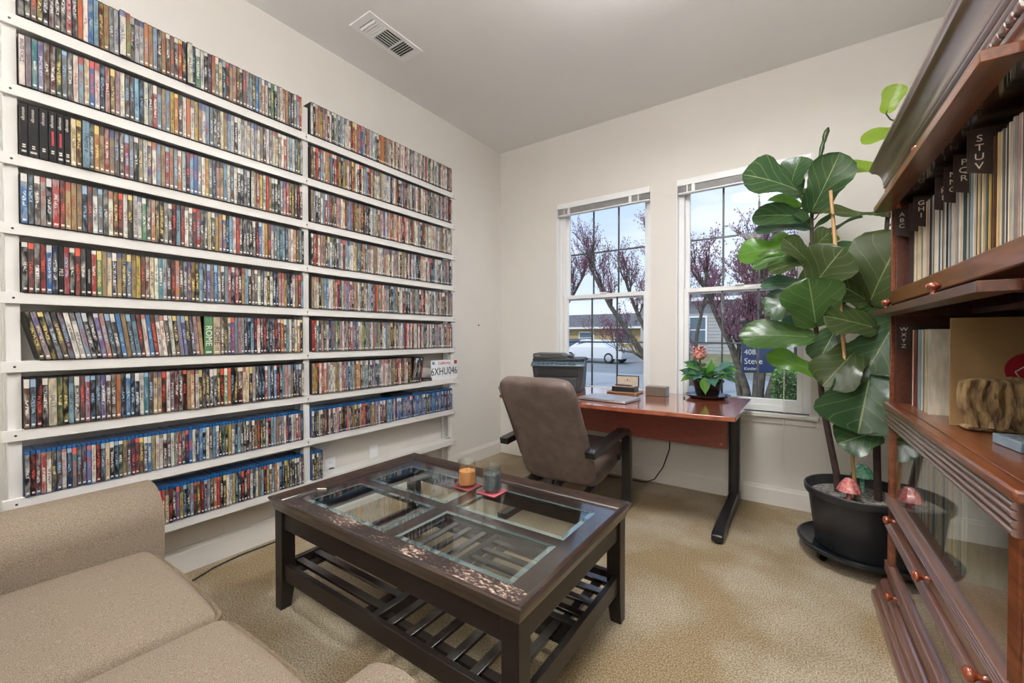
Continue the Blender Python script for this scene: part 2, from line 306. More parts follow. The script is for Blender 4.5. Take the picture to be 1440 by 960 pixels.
struct('baseboard_right',M().prism([(XR-y,z) for y,z in bp(.015)][::-1],'y',YB,0),trim)
struct('baseboard_rear',M().prism([(YB+y,z) for y,z in bp(.015)],'x',0,XR),trim)
backlitmunt=mat('grille_backlit_tone',(.10,.115,.125),.4)  # grilles: their darkness against the bright window put into the colour
def window(i,x0,x1):
    w=thing('window_%d'%i,None,None,((x0+x1)/2,0,WZ0),kind='structure')
    z0,z1=WZ0,WZ1; f=.045
    fr=M().box(x0,.06,z0,x0+f,.15,z1).box(x1-f,.06,z0,x1,.15,z1).box(x0+f,.06,z1-f,x1-f,.15,z1).box(x0+f,.06,z0,x1-f,.15,z0+f)
    mk('frame',fr,vinyl,w,bev=.004)
    mk('jamb_liner',M().box(x0,.0,z0,x0+.006,.06,z1).box(x1-.006,0,z0,x1,.06,z1).box(x0,.0,z1-.006,x1,.06,z1),vinyl,w)
    zm=1.535; s=.034
    for nm,za,zb,y in (('upper_sash',zm-.02,z1-f,.10),('lower_sash',z0+f,zm+.025,.066)):
        a0,a1=x0+f,x1-f
        sb=M().box(a0,y,za,a0+s,y+.03,zb).box(a1-s,y,za,a1,y+.03,zb).box(a0+s,y,zb-s,a1-s,y+.03,zb).box(a0+s,y,za,a1-s,y+.03,za+s+.008)
        so=mk(nm,sb,vinyl,w,bev=.003)
        g0,g1,h0,h1=a0+s,a1-s,za+s+.008,zb-s
        mk('pane',M().box(g0,y+.012,h0,g1,y+.016,h1),wglass,so)
        for q in (1,2): X=g0+(g1-g0)*q/3; mk('muntin',M().box(X-.007,y+.017,h0,X+.007,y+.025,h1),backlitmunt,so)
        zc=(h0+h1)/2
        for q in range(3): xa=g0+(g1-g0)*q/3; mk('muntin',M().box(xa+.007,y+.017,zc-.007,xa+(g1-g0)/3-.007,y+.025,zc+.007),backlitmunt,so)
    mk('sash_lock',M().box((x0+x1)/2-.03,.05,zm+.025,(x0+x1)/2+.03,.075,zm+.037),vinyl,w,bev=.004)
    mk('stool',M().box(x0-.045,-.05,z0-.028,x1+.045,.06,z0),trim,w,bev=.006)
    mk('apron',M().box(x0-.03,-.014,z0-.075,x1+.03,0,z0-.028),trim,w,bev=.004)
    return w
window(1,*WX[0]); window(2,*WX[1])
slatm=mat('grey_blind_slat',(.46,.46,.47),.4)
def blind(x0,x1,label,cordx,n):
    r=thing('window_blind',label,'blind',((x0+x1)/2,.0,2.31),group=None)
    mk('headrail',M().box(x0+.007,-.006,2.352,x1-.007,.045,2.396),vinyl,r,bev=.003)
    for k in range(14): mk('slat',M().box(x0+.012,.002,2.302+k*.0034,x1-.012,.040,2.3038+k*.0034),slatm,r)
    mk('bottom_rail',M().box(x0+.012,.0,2.290,x1-.012,.042,2.3005),vinyl,r,bev=.002)
    for q in (.09,.14,.80,.88): X=x0+(x1-x0)*q; mk('ladder_tape',M().box(X-.004 if q not in (.14,.80) else X-.012,-.003,2.292,X+.004 if q not in (.14,.80) else X+.012,.0015,2.352),vinyl,r)
    for d in (0,.012): mk('pull_cord',M().tube([(cordx+d,-.012,2.35),(cordx+d*.6,-.014,1.4),(cordx+d*.4,-.016,.67),(cordx+d*.2,-.058,.60),(cordx+d,-.055,.24)],.0016,5),ink,r)
blind(*WX[0],'raised mini blind over the window beside the room corner',.72,1); blind(*WX[1],'raised mini blind over the window behind the fig',2.43,2)
# ------------------------------------------------------------------ ceiling vent, outlets, nail
v=thing('ceiling_vent','white three-way air vent with dark louvre slots set in the ceiling','vent',(.405,-1.73,H))
vx0,vx1,vy0,vy1=.31,.50,-1.935,-1.525
mk('frame',M().box(vx0,vy0,H-.006,vx0+.03,vy1,H).box(vx1-.03,vy0,H-.006,vx1,vy1,H).box(vx0+.03,vy0,H-.006,vx1-.03,vy0+.045,H).box(vx0+.03,vy1-.045,H-.006,vx1-.03,vy1,H).box(vx0+.03,-1.80,H-.006,vx1-.03,-1.787,H).box(vx0+.03,-1.675,H-.006,vx1-.03,-1.662,H),vinyl,v)
mk('duct_back',M().box(vx0+.03,vy0+.045,H-.0015,vx1-.03,vy1-.045,H-.0005),mat('duct_dark',(.06,.055,.05),.8),v)
for k in range(5): y=vy0+.052+k*.018; mk('louvre',M().prism([(y,H-.001),(y+.004,H-.001),(y+.013,H-.011),(y+.009,H-.011)],'x',vx0+.03,vx1-.03),vinyl,v)
for k in range(6): x=vx0+.036+k*.0205; mk('louvre',M().prism([(x,H-.001),(x+.004,H-.001),(x+.010,H-.011),(x+.006,H-.011)],'y',-1.787,-1.675),vinyl,v)
for k in range(5): y=-1.655+k*.018; mk('louvre',M().prism([(y+.009,H-.001),(y+.013,H-.001),(y+.004,H-.011),(y,H-.011)],'x',vx0+.03,vx1-.03),vinyl,v)
def plate(label,y,z,outlet,x=0):
    r=thing('outlet' if outlet else 'wall_plate',label,'outlet' if outlet else 'wall plate',(x,y,z-.058))
    mk('cover',M().box(x,y-.036,z-.058,x+.006,y+.036,z+.058),vinyl,r,bev=.003)
    if outlet:
        for d in (.022,-.022):
            so=mk('socket',M().lathe([(.0165,0),(.0165,.002)],16,(0,0,0)),vinyl,r,world=False); so.rotation_euler=(0,math.pi/2,0); so.location=(.006,0,.058+d)
            if d>0: mk('slot',M().box(x+.008,y-.008,z+d-.004,x+.0086,y-.006,z+d+.006).box(x+.008,y+.006,z+d-.004,x+.0086,y+.008,z+d+.006),blackp,r)
    else: mk('screw',M().box(x+.006,y-.003,z+.04,x+.007,y+.003,z+.046).box(x+.006,y-.003,z-.046,x+.007,y+.003,z-.04),silver,r)
    return r
plate('white wall outlet with a black plug in its lower socket',-1.886,.333,True)
plate('white blank wall plate to the right of the outlet',-1.549,.34,False)
pl=thing('power_cord','black power cord plugged into the wall outlet, lying along the baseboard','cord',(.03,-1.886,0))
mk('plug',M().rbox(.0085,-1.902,.296,.038,-1.870,.326,.008,2),blackp,pl)
mk('cable',M().tube([(.036,-1.886,.308),(.046,-1.886,.29),(.045,-1.89,.2),(.04,-1.90,.06),(.05,-1.98,.008),(.065,-2.2,.006),(.06,-2.45,.006),(.085,-2.58,.006),(.14,-2.70,.006),(.22,-2.82,.006)],.004,6),blackp,pl)
nl=M().lathe([(.0,0),(.007,.0),(.007,.004),(.0,.006)],10); nl.v=[(p[2],p[1]-.354,p[0]+1.288) for p in nl.v]; mk('wall_nail',nl,blackp,label='small black nail head in the left wall near the corner',cat='nail')
# ------------------------------------------------------------------ media rack
ZT=[2.349+.021-k*.256 for k in range(9)]   # shelf top heights
XF=.145
rk=thing('media_rack','tall white wooden wall rack of nine shelves packed with disc cases','rack',(.08,-2.04,0))
PY=((-3.246,-3.210),(-2.130,-2.092),(-.870,-.833))
for a,c in PY:
    mk('front_post',M().box(.089,a,0,.127,c,ZT[0]+.16),rackw,rk,bev=.002); mk('wall_post',M().box(.016,a,0,.034,c,ZT[0]-.02),rackw,rk,bev=.002)
    for k in range(9): 
        sc=mk('screw',M().lathe([(.004,0),(.004,.0008)],8),blackp,rk,world=False); sc.rotation_euler=(0,math.pi/2,0); sc.location=(XF-.08,(a+c)/2+2.04,ZT[k]-.021)
for k in range(9):
    for j,(a,c) in enumerate(((-3.208,-2.132),(-2.090,-.872))):
        mk('shelf_board',M().box(.036,a,ZT[k]-.018,.127,c,ZT[k]),rackw,rk)
    mk('front_rail',M().box(.127,-3.262,ZT[k]-.042,XF,-2.111,ZT[k]),rackw,rk,bev=.0015)
    mk('front_rail',M().box(.127,-2.1105,ZT[k]-.042,XF,-.829,ZT[k]),rackw,rk,bev=.0015)
mk('cable_anchor',M().lathe([(.006,0),(.02,.004),(.02,.014),(.006,.02)],12,(.10,-.885,.325)),silver,rk)
mk('anchor_rod',M().tube([(.10,-.885,.02),(.10,-.885,.52)],.003,6),silver,rk)
# ------------------------------------------------------------------ disc cases
CLR=dict(K='17161a',D='4a4643',G='7d7a75',W='dcd6c8',C='d9c69b',B='2a73b4',L='8db6cc',N='25304f',R='b33327',M='5e2424',O='cf8240',Y='d3b344',F='a9b06c',E='5c9768',V='2f4a38',T='3a8a94',P='6a5a92',I='cf9d98',U='63442f',A='b99a68',S='a9a8a4',H='a997a8')
NAME=dict(K='black',D='dark grey',G='grey',W='cream white',C='pale cream',B='blue',L='light blue',N='navy',R='red',M='maroon',O='orange',Y='yellow',F='olive green',E='green',V='dark green',T='teal',P='purple',I='pink',U='brown',A='tan',S='silver grey',H='lilac')
LIGHT=set('WCLSIYFAH')
ROWS_L=['KDGDKMDDRDOWBLMAGSWF DSSOALDAUGDRNWKEWKMAGCKVAIUDGSLDBSOWDENSWIAUDGLRDK','WHTPUMVGDWLCBWKRDIWU ULKWDRLALYODWOWYAWLGDDCALWKWSWCWSWADWSWCGWRSLWDVSWDAK','KKKKKKCULVOARAUDRGKGWPWLARAGOSNLBGWYGDIALWUWKKDDWARYWRADVKGIRDUDKDKUDG','BDDSKRDAAAKDWGDWMDWDSWEDONKGDKLDWGDRDDCDYOPKLWRDNDKDKBWYDWGTDLDSWODGKN','KDDMBNKRKDDKREACNANBAYDUCWTSDDODDPUKLDPABGDLRNRKALDUGWDWKWNKIIYNKWAULBD','KPKNDMWWLKKPODDBADLDWBUWWDWNLPDNIAEC UDBPLISNKLNWDNKNDNMRDLWUWONDKDSN','UDKKCVKLDDRKDPUUOKBKNWTUCAKWMMKKACWDNNNNVMEOKKMCCNSDNKRLKBKKLISAKDMWKUD']
ROWB_L=['KKMRWNUWNTUMBWKDCKKVADNDUNBYWWMDWVRDNBWNBKWMTPKVKYWKLDKKUMADKKWKLLAPGWNNWSRIDKSLN','KNDUKWMDKKNSKUDKKAYMWDDUAWNKRCKKBYKKLVUMMSKORKKWWYKNKKDWNWALKYULOWKKKDN']
PAL='KKDDGGWWWSSSCALLNBRUIMMDWWSKDGAIVTOY'
WID={(0,18):1.3,(0,33):1.35,(0,35):1.25,(2,0):1.3,(2,1):1.85,(2,2):1.55,(2,3):1.45,(2,4):1.3,(2,5):1.1,(2,8):1.35,(3,5):1.3,(3,0):1.1,(5,34):2.5,(5,35):2.1,(6,4):1.5,(6,46):1.6}
OUT={(0,18):.016,(0,19):.012,(0,33):.014,(2,8):.014,(3,20):.008,(2,48):.012,(6,34):.010}
def hexlin(c):
    q=lin(CLR[c]); g=sum(q)/3; k=.60 if c not in 'WCS' else .78
    return tuple((x*.85+g*.15)*k for x in q)
def casegeo(y,z,t,h,dep,lean,x,blu,white):
    """verts, faces, mats, uvs for one case whose spine faces +X; y,z bottom-left corner; leans about its bottom"""
    hh=h; top=.013 if blu else .0035; c=min(.0022,t*.2)
    vs=[(x-dep,0,0),(x-dep,t,0),(x-c,t,0),(x,t-c,0),(x,c,0),(x-c,0,0)]; n=6
    vs=vs+[(a,b_,hh) for a,b_,_ in vs]
    fs=[(5,4,3,2,1,0),(6,7,8,9,10,11)]+[(i,(i+1)%n,n+(i+1)%n,n+i) for i in range(n)]
    ms=[0]*8; uv=[(0,0)]*12
    m=.0009; o=len(vs); xx=x+.0006
    vs+=[(xx,m,.003),(xx,t-m,.003),(xx,t-m,hh-top),(xx,m,hh-top),(x-c*.9,m*.2,.003),(x-c*.9,t-m*.2,.003),(x-c*.9,t-m*.2,hh-top),(x-c*.9,m*.2,hh-top)]
    fs+=[(o,o+1,o+2,o+3),(o+4,o,o+3,o+7),(o+1,o+5,o+6,o+2),(o+3,o+2,o+6,o+7),(o+4,o+5,o+1,o)]; ms+=[1]*5
    uv+=[(0.1,0),(.9,0),(.9,1),(0.1,1),(0,0),(1,0),(1,1),(0,1)]
    ca,sa=math.cos(lean),math.sin(lean); out=[]
    for a,b_,zz in vs: out.append((a,y+b_*ca-zz*sa,z+b_*sa+zz*ca))
    return out,fs,ms,uv
def casemesh(name,items,mats):
    v=[];f=[];m=[];uv=[];c1=[];c2=[];sd=[]
    for g,(ka,kb,s) in items:
        o=len(v); v+=g[0]; m+=g[2]; uv+=g[3]
        for fc in g[1]:
            f.append(tuple(i+o for i in fc)); c1+=[ka]*len(fc); c2+=[kb]*len(fc); sd+=[s]*len(fc)
    me=bpy.data.meshes.new(name); me.from_pydata(v,[],f)
    for q in mats: me.materials.append(q)
    me.polygons.foreach_set('material_index',m)
    ul=me.uv_layers.new(name='UVMap'); li=[0]*len(me.loops); me.loops.foreach_get('vertex_index',li); flat=[]
    for i in li: flat+=uv[i]
    ul.data.foreach_set('uv',flat)
    for nm,ty,dat in (('c1','FLOAT_COLOR',c1),('c2','FLOAT_COLOR',c2)):
        at=me.attributes.new(nm,ty,'CORNER'); fl=[]
        for q in dat: fl+=[q[0],q[1],q[2],1]
        at.data.foreach_set('color',fl)
    at=me.attributes.new('sd','FLOAT','CORNER'); at.data.foreach_set('value',sd)
    me.update(); return me
cases=[]
def title(c): return (lambda q: q)(R.choice([(.02,.02,.03),(.30,.05,.04),(.05,.08,.2),(.10,.06,.04)]) if c in LIGHT else R.choice([(.75,.72,.65),(.75,.72,.65),(.6,.6,.6),(.65,.10,.06),(.7,.55,.2),(.3,.45,.6)]))
def vary(c,f): k=1+R.uniform(-f,f); return tuple(max(0,min(1,q*k*(1+R.uniform(-.06,.06)))) for q in c)
def fillrow(row,bay,seq,y0,y1,blu,palette):
    y=y0; i=0
    while y<y1-.008:
        ch=seq[i] if i<len(seq) else R.choice(palette)
        while ch==' ': seq=seq[:i]+seq[i+1:]; ch=seq[i] if i<len(seq) else R.choice(palette)
        t=(.0132 if blu else .0149)*(WID.get((row,i),1) if bay==0 else R.choice((1,1,1,1,.95,.9,1.05,1.35 if R.random()<.15 else 1)))
        if bay==1 and not blu: t*=.97
        if y+t>y1: break
        h=(.1715 if blu else .190)+R.uniform(-.0008,.0008); out=OUT.get((row,i),0) if bay==0 else 0
        if not out: out=R.uniform(-.002,.0025)
        lean=0; white=False
        cases.append(dict(row=row,bay=bay,i=i,ch=ch,y=y,t=t,h=h,x=XF+.008+out+(-.004 if blu else 0),blu=blu,c1=vary(hexlin(ch),.22),c2=title(ch),sd=R.random(),lean=0.))
        y+=t+R.uniform(.0003,.0009); i+=1
for r_ in range(7): fillrow(r_,0,ROWS_L[r_],-3.2075 if r_!=5 else -3.165,-2.1325,False,PAL)
for k in range(2): fillrow(7+k,0,ROWB_L[k],-3.2075+.017*k,-2.1325,True,'KKDNMWBK')
RS=['WKOAYPIMWVGSDLWWWWUROAIBLUIWLWGVRYOA','UURDLWOATNRUYKYAWURAWDKWSL','AGKKWLRGDDDIIWCULLRVFAIDKDKKWLWA','KRUWIADBWDVNHWDSLWWCYBUUOGSIWAHC','ACWKALBWWAIKDWHLPRKOAWBUGWSLNDRYTOWI','RRTVIDWDBAEDHWDIDRINBOWFDLABWOL','AYDWROIWWWFAWIRLNLSAOODGSTNDPHNKTWIWWHSDGMMRW']
for r_ in range(7): fillrow(r_,1,RS[r_],-2.0895,-.874 if r_<6 else -1.22,False,'WWWWWWSSLLGDKKKKICAHRBUNWSDKAW' if r_<6 else 'DHNSKTWM')
fillrow(7,1,'UKDSKMDKWDUSIDKKNOSNAUDMORIKNKAOASRWKRKDLBLKWNPB',-2.0895,-.876,True,'NBPBNK')
fillrow(8,1,'UKKDK',-2.0895,-2.0195,True,'K')
# leaning runs: row 5 start, row 6 right-bay end
for c in cases:
    if c['row']==5 and c['bay']==0 and c['i']<34:
        c['lean']=math.radians(13.0-c['i']*.35 if c['i']<20 else 6-.1*(c['i']-20))
    if c['row']==6 and c['bay']==1 and c['y']>-1.33: c['lean']=math.radians(-9)
    if c['row']==8 and c['bay']==0 and c['i']<24: c['lean']=math.radians(5)
    c['zb']=ZT[c['row']]+.0006
    c['area']=pj((.15,c['y'],c['zb']+.09))[2]
for c in cases:
    if c['bay']==0 and ((c['row']==2 and c['i']<6) or (c['row'],c['i']) in ((1,0),(5,34),(5,35),(4,6),(4,11),(4,14),(6,16))): c['c2']=c['c1']; c['c1']=tuple(q*.7 for q in c['c1']) if c['row']==2 else c['c1']
def ordn(n): return '%d%s'%(n,'th' if 10<=n%100<=20 else {1:'st',2:'nd',3:'rd'}.get(n%10,'th'))
SH=['topmost','second','third','fourth','fifth','sixth','seventh','second lowest','lowest']
# re-space the leaning run so that neighbours touch
def respace(sel):
    sel=sorted(sel,key=lambda c:c['y']); 
    for a,b_ in zip(sel,sel[1:]):
        la,lb=a['lean'],b_['lean']; w=a['t']/math.cos(la)+ .0006
        if lb<la: w+= a['h']*0.0
        b_['y']=a['y']+w
for sel in ([c for c in cases if c['row']==5 and c['bay']==0 and c['i']<34],):
    s0=min(c['y'] for c in sel); respace(sel)
    end=max(c['y'] for c in sel)+.016; rest=sorted([c for c in cases if c['row']==5 and c['bay']==0 and c['i']>=34],key=lambda c:c['i'])
    yy=end
    for c in rest: c['y']=yy; yy+=c['t']+.0005
cases=[c for c in cases if not(c['bay']==0 and c['y']+c['t']>-2.1322)]
dv=[c for c in cases if not c['blu']]; dv.sort(key=lambda c:c['area']); solo=set(id(c) for c in dv[:300]); stuff=[]
for c in cases:
    g=casegeo(c['y'],c['zb'],c['t'],c['h'],.128,c['lean'],c['x'],c['blu'],False)
    body=caseb if c['blu'] else casek
    if c['blu'] or id(c) in solo:
        y0,z0=c['y']+c['t']/2,c['zb']; vs=[(a-c['x'],b_-y0,d-z0) for a,b_,d in g[0]]
        nm='bluray_case' if c['blu'] else 'dvd_case'
        me=casemesh(nm,[((vs,)+g[1:],(c['c1'],c['c2'],c['sd']))],[body,spine]); ob=bpy.data.objects.new(nm,me); COL.objects.link(ob); ob.location=(c['x'],y0,z0)
        FR[ob.name]=(Vector(ob.location),0); c['ob']=ob
        fromw='the sofa-side post' if c['bay']==0 else 'the middle post'
        setp(ob,'%s disc case, %s from %s, %s shelf%s'%(NAME[c['ch']],ordn(c['i']+1),fromw,SH[c['row']],'' if c['row'] in (0,7,8) else ' from top'),'disc case','blue-topped disc cases on the lower shelves' if c['blu'] else 'disc cases nearest the sofa on the white rack')
    else: stuff.append((g,(c['c1'],c['c2'],c['sd'])))
me=casemesh('dvd_cases',stuff,[casek,spine]); ob=bpy.data.objects.new('dvd_cases',me); COL.objects.link(ob)
setp(ob,'hundreds of thin disc cases packed on the far shelves of the white rack','disc cases',None,'stuff')
# readable titles
for c in cases:
    ob=c.get('ob')
    if not ob or c['bay']: continue
    x=c['x']+.0012; yc=c['y']+c['t']/2; zb=c['zb']
    def tt(s,size,zf,col,**k): text(s,size,(x,yc,zb+c['h']*zf),(0,0,-1),(0,1,0),col,ob,**k)
    if c['row']==2 and c['i']<6:
        tt('entourage',.0125,.80,ink,ext=.0002,sx=.95)
        mk('season_mark',M().box(x-.0003,yc-.004,zb+.028,x+.0002,yc+.004,zb+.033).box(x-.0003,yc-.004,zb+.036,x+.0002,yc+.004,zb+.041),ink,ob)
        if c['i'] in (3,4): mk('red_band',M().box(x-.0003,yc-.003,zb+.06,x+.0002,yc+.003,zb+.115),redink,ob)
    if c['row']==1 and c['i']==0: tt('BRUTE FORCE',.0135,.68,darkink)
    if c['row']==5 and c['i']==34: tt('ROME',.037,.50,ink)
    if c['row']==5 and c['i']==35: tt('ROME',.034,.50,darkink)
    if c['row']==4 and c['i']==6: tt('MI:2',.017,.45,ink)
    if c['row']==4 and c['i']==11: tt('MANCHURIAN',.0085,.42,ink)
    if c['row']==4 and c['i']==14: tt('SEDUCTION',.0085,.5,darkink)
    if c['row']==6 and c['i']==16: tt('UNTITLED',.010,.5,darkink)
    if c['row']==3 and c['i']==5: pass
# plate, loose cases on the rack
lp=thing('license_plate','white license plate with dark characters leaning on the rack shelf','license plate',(.12,-.96,ZT[6]+.0005))
def tilt(p): return (p[0]-.02*(p[2]/.155),p[1],p[2])
b=M().rbox(.1290,-1.104,ZT[6]+.001,.1305,-.800,ZT[6]+.155,.0006,2); mk('plate',b,mat('plate_white',(.80,.82,.84),.35),lp)
text('6XHU046',.086,(.1312,-.952,ZT[6]+.062),(0,1,0),(0,0,1),darkink,lp,sx=.86); text('California',.036,(.1312,-.955,ZT[6]+.130),(0,1,0),(0,0,1),redink,lp,sx=1.0)
mk('year_sticker',M().box(.1307,-.838,ZT[6]+.118,.1313,-.804,ZT[6]+.148),redink,lp); mk('month_sticker',M().box(.1307,-1.092,ZT[6]+.122,.1313,-1.064,ZT[6]+.144),mat('sticker_blue',(.12,.25,.45),.5),lp)
for k in range(3): mk('slim_disc_case',M().box(.03+.004*k,-1.205+.006*k,ZT[6]+.0005+k*.0075,.145+.003*k,-1.105-.004*k,ZT[6]+.0075+k*.0075),[casek,silver,casek][k],label=['bottom','middle','top'][k]+' slim disc case lying flat beside the license plate',cat='disc case',group='flat cases beside the plate',bev=.001)
mk('dvd_case',M().box(.02,-1.50,ZT[7]+.1735,.15,-1.31,ZT[7]+.1875),casek,label='black disc case lying flat on top of the blue-topped cases',cat='disc case',bev=.0015)
# ------------------------------------------------------------------ ceiling lamp, and unseen lamps added for fill
glowm=mat('lamp_diffuser',(.9,.88,.84),.5,emit=(.98,.99,1),estr=LAMP_CEIL); glow2=mat('fill_diffuser_rear',(.9,.88,.84),.5,emit=(1,.99,.98),estr=FILL_REAR); glow3=mat('added_uplight_glow',(.8,.75,.65),.8,emit=(1,.995,.985),estr=FILL_FLOOR)  # second and third glows belong to unseen lamps added for fill
shadem=mat('lamp_drum_fabric',(.85,.84,.80),.8,emit=(1,.99,.98),estr=LAMP_CEIL*.2)
def dome(label,x,y,m,sh,r=.25):
    z=H-.25; l=thing('ceiling_lamp',label,'lamp',(x,y,z))
    mk('canopy',M().lathe([(.012,H-.02),(.06,H-.012),(.07,H)],24,(x,y,0)),silver,l); mk('stem',M().tube([(x,y,z+.03),(x,y,H-.015)],.008,8),silver,l)
    mk('drum_shade',M().lathe([(r+.012,z),(r+.016,z),(r+.016,z+.10),(r+.012,z+.10),(r+.012,z)],40,(x,y,0),cap=False),sh,l)
    mk('diffuser',M().lathe([(.001,z+.012),(r+.011,z+.012),(r+.011,z+.030),(.001,z+.030)],40,(x,y,0)),m,l)
dome('white drum ceiling lamp over the middle of the room',2.12,-1.86,glowm,shadem); dome('added out-of-view drum lamp filling in light over the rear of the room',1.9,-4.0,glow2,vinyl)  # the rear one is added out of view as fill light
for lx_,ly_,lab in ((1.85,-4.95,'added out-of-view torchiere brightening the ceiling, at the middle of the rear wall'),(2.90,-4.60,'added out-of-view torchiere brightening the ceiling, in the rear corner by the right wall')):  # two uplights added out of view to lift the ceiling brightness
    l=thing('added_uplight',lab,'lamp',(lx_,ly_,0))
    mk('base',M().lathe([(.14,0),(.14,.015),(.02,.03)],24,(lx_,ly_,0)),blackm,l); mk('pole',M().tube([(lx_,ly_,.03),(lx_,ly_,1.70)],.011,10),blackm,l)
    mk('bowl',M().lathe([(.02,1.69),(.10,1.73),(.17,1.80),(.175,1.80),(.10,1.72),(.02,1.685)],28,(lx_,ly_,0)),blackm,l)
    mk('uplight_disc',M().lathe([(.001,1.765),(.13,1.765),(.13,1.77),(.001,1.77)],28,(lx_,ly_,0)),glow3,l)
# ------------------------------------------------------------------ coffee table
X0,X1,Y0,Y1=.655,1.935,-2.548,-1.752
ct=thing('coffee_table','dark espresso coffee table with four glass panes and slatted lower shelf','table',((X0+X1)/2,(Y0+Y1)/2,0))
L=.058
for sx in (0,1):
    for sy in (0,1):
        x=X0 if sx==0 else X1-L; y=Y0 if sy==0 else Y1-L
        ix0,iy0=(x if sx==0 else x+.012),(y if sy==0 else y+.012); ix1,iy1=(x+L-.012 if sx==0 else x+L),(y+L-.012 if sy==0 else y+L)
        b=M().box(x,y,.11,x+L,y+L,.43); n=len(b.v)
        b.add([(ix0,iy0,0),(ix1,iy0,0),(ix1,iy1,0),(ix0,iy1,0),(x,y,.11),(x+L,y,.11),(x+L,y+L,.11),(x,y+L,.11)],[(0,3,2,1),(0,1,5,4),(1,2,6,5),(2,3,7,6),(3,0,4,7)])
        mk('leg',b,esp,ct,bev=.002)
a=.010
for p in ((X0+L,Y0+a,X1-L,Y0+a+.02),(X0+L,Y1-a-.02,X1-L,Y1-a)): mk('apron',M().box(p[0],p[1],.352,p[2],p[3],.43),esp,ct,bev=.002)
for p in ((X0+a,Y0+L,X0+a+.02,Y1-L),(X1-a-.02,Y0+L,X1-a,Y1-L)): mk('apron',M().box(p[0],p[1],.352,p[2],p[3],.43),esp,ct,bev=.002)
# tray rim: four mitred mouldings flaring outward
prof=[(-.001,.4302),(-.003,.437),(-.005,.442),(-.006,.448),(-.010,.462),(-.018,.476),(-.021,.484),(-.016,.488),(-.004,.484),(.016,.470),(.024,.462),(.024,.43)]
def rim(side):
    b=M(); pts=[]
    for o_,z in prof:
        xa,xb,ya,yb=X0+o_,X1-o_,Y0+o_,Y1-o_
        c=[(xa,ya),(xb,ya),(xb,yb),(xa,yb)]; p,q=c[side],c[(side+1)%4]; pts.append(((*p,z),(*q,z)))
    k=len(pts); b.add([p for p,_ in pts]+[q for _,q in pts],[tuple(range(k)),tuple(range(2*k-1,k-1,-1))]+[((i+1)%k,i,k+i,k+(i+1)%k) for i in range(k)]); return b
for sd_ in range(4): mk('tray_rim',rim(sd_),esp2,ct,smooth=50)
px=((.760,1.277),(1.337,1.850)); py=((-2.462,-2.190),(-2.140,-1.862)); zt=.462; zb=.438
fx0,fx1,fy0,fy1=X0+.024,X1-.024,Y0+.024,Y1-.024
for nm,p,m in (('top_board',(fx0,fy0,fx1,py[0][0]),worn),('top_board',(fx0,py[1][1],fx1,fy1),espt),('top_board',(fx0,py[0][0],px[0][0],py[1][1]),espt),('top_board',(px[1][1],py[0][0],fx1,py[1][1]),espt),('cross_bar',(px[0][0],py[0][1],px[1][1],py[1][0]),espt),('cross_bar',(px[0][1],py[0][0],px[1][0],py[0][1]),espt),('cross_bar',(px[0][1],py[1][0],px[1][0],py[1][1]),espt)):
    mk(nm,M().box(p[0],p[1],zb,p[2],p[3],zt),m,ct)
for xa,xb in px:
    for ya,yb in py:
        g=mk('glass_pane',M().box(xa,ya,.4555,xb,yb,.4625),pane,ct); w=.019
        e_=M()
        for o0,z0,o1,z1 in ((0,.4626,w,.4634),):
            c0=[(xa+o0,ya+o0),(xb-o0,ya+o0),(xb-o0,yb-o0),(xa+o0,yb-o0)]; c1=[(xa+o1,ya+o1),(xb-o1,ya+o1),(xb-o1,yb-o1),(xa+o1,yb-o1)]
            for i in range(4): j=(i+1)%4; e_.add([(*c0[i],z0),(*c0[j],z0),(*c1[j],z1),(*c1[i],z1)],[(0,1,2,3)])
        mk('bevelled_edge',e_,bevm,g,smooth=0)
# lower shelf
zs0,zs1=.128,.196
for p in ((X0+L,Y0+.012,X1-L,Y0+.034),(X0+L,Y1-.034,X1-L,Y1-.012)): mk('shelf_rail',M().box(p[0],p[1],zs0,p[2],p[3],zs1),esp,ct,bev=.002)
for p in ((X0+.012,Y0+L,X0+.034,Y1-L),(X1-.034,Y0+L,X1-.012,Y1-L)): mk('shelf_rail',M().box(p[0],p[1],zs0,p[2],p[3],zs1),esp,ct,bev=.002)
cx,cy=(X0+X1)/2,(Y0+Y1)/2; sx0,sx1,sy0,sy1=X0+.034,X1-.034,Y0+.034,Y1-.034
mk('shelf_divider',M().box(cx-.015,sy0,.150,cx+.015,sy1,.194),esp,ct,bev=.002); mk('shelf_divider',M().box(sx0,cy-.015,.150,cx-.015,cy+.015,.194),esp,ct,bev=.002); mk('shelf_divider',M().box(cx+.015,cy-.015,.150,sx1,cy+.015,.194),esp,ct,bev=.002)
def sl_x(xa,xb,ya,yb,n):
    for k in range(n): y=ya+(yb-ya)*(k+.62)/(n+.24); mk('shelf_slat',M().box(xa,y-.016,.176,xb,y+.016,.190),espt,ct,bev=.0015)
    for f in (.09,.91): x=xa+(xb-xa)*f; mk('slat_support',M().box(x-.015,ya,.158,x+.015,yb,.1755),esp,ct)
def sl_y(xa,xb,ya,yb,n):
    for k in range(n): x=xa+(xb-xa)*(k+.62)/(n+.24); mk('shelf_slat',M().box(x-.016,ya,.176,x+.016,yb,.190),espt,ct,bev=.0015)
    for f in (.13,.87): y=ya+(yb-ya)*f; mk('slat_support',M().box(xa,y-.015,.158,xb,y+.015,.1755),esp,ct)
sl_x(sx0,cx-.015,sy0,cy-.015,4); sl_y(cx+.015,sx1,sy0,cy-.015,6); sl_x(cx+.015,sx1,cy+.015,sy1,4); sl_y(sx0,cx-.015,cy+.015,sy1,6)
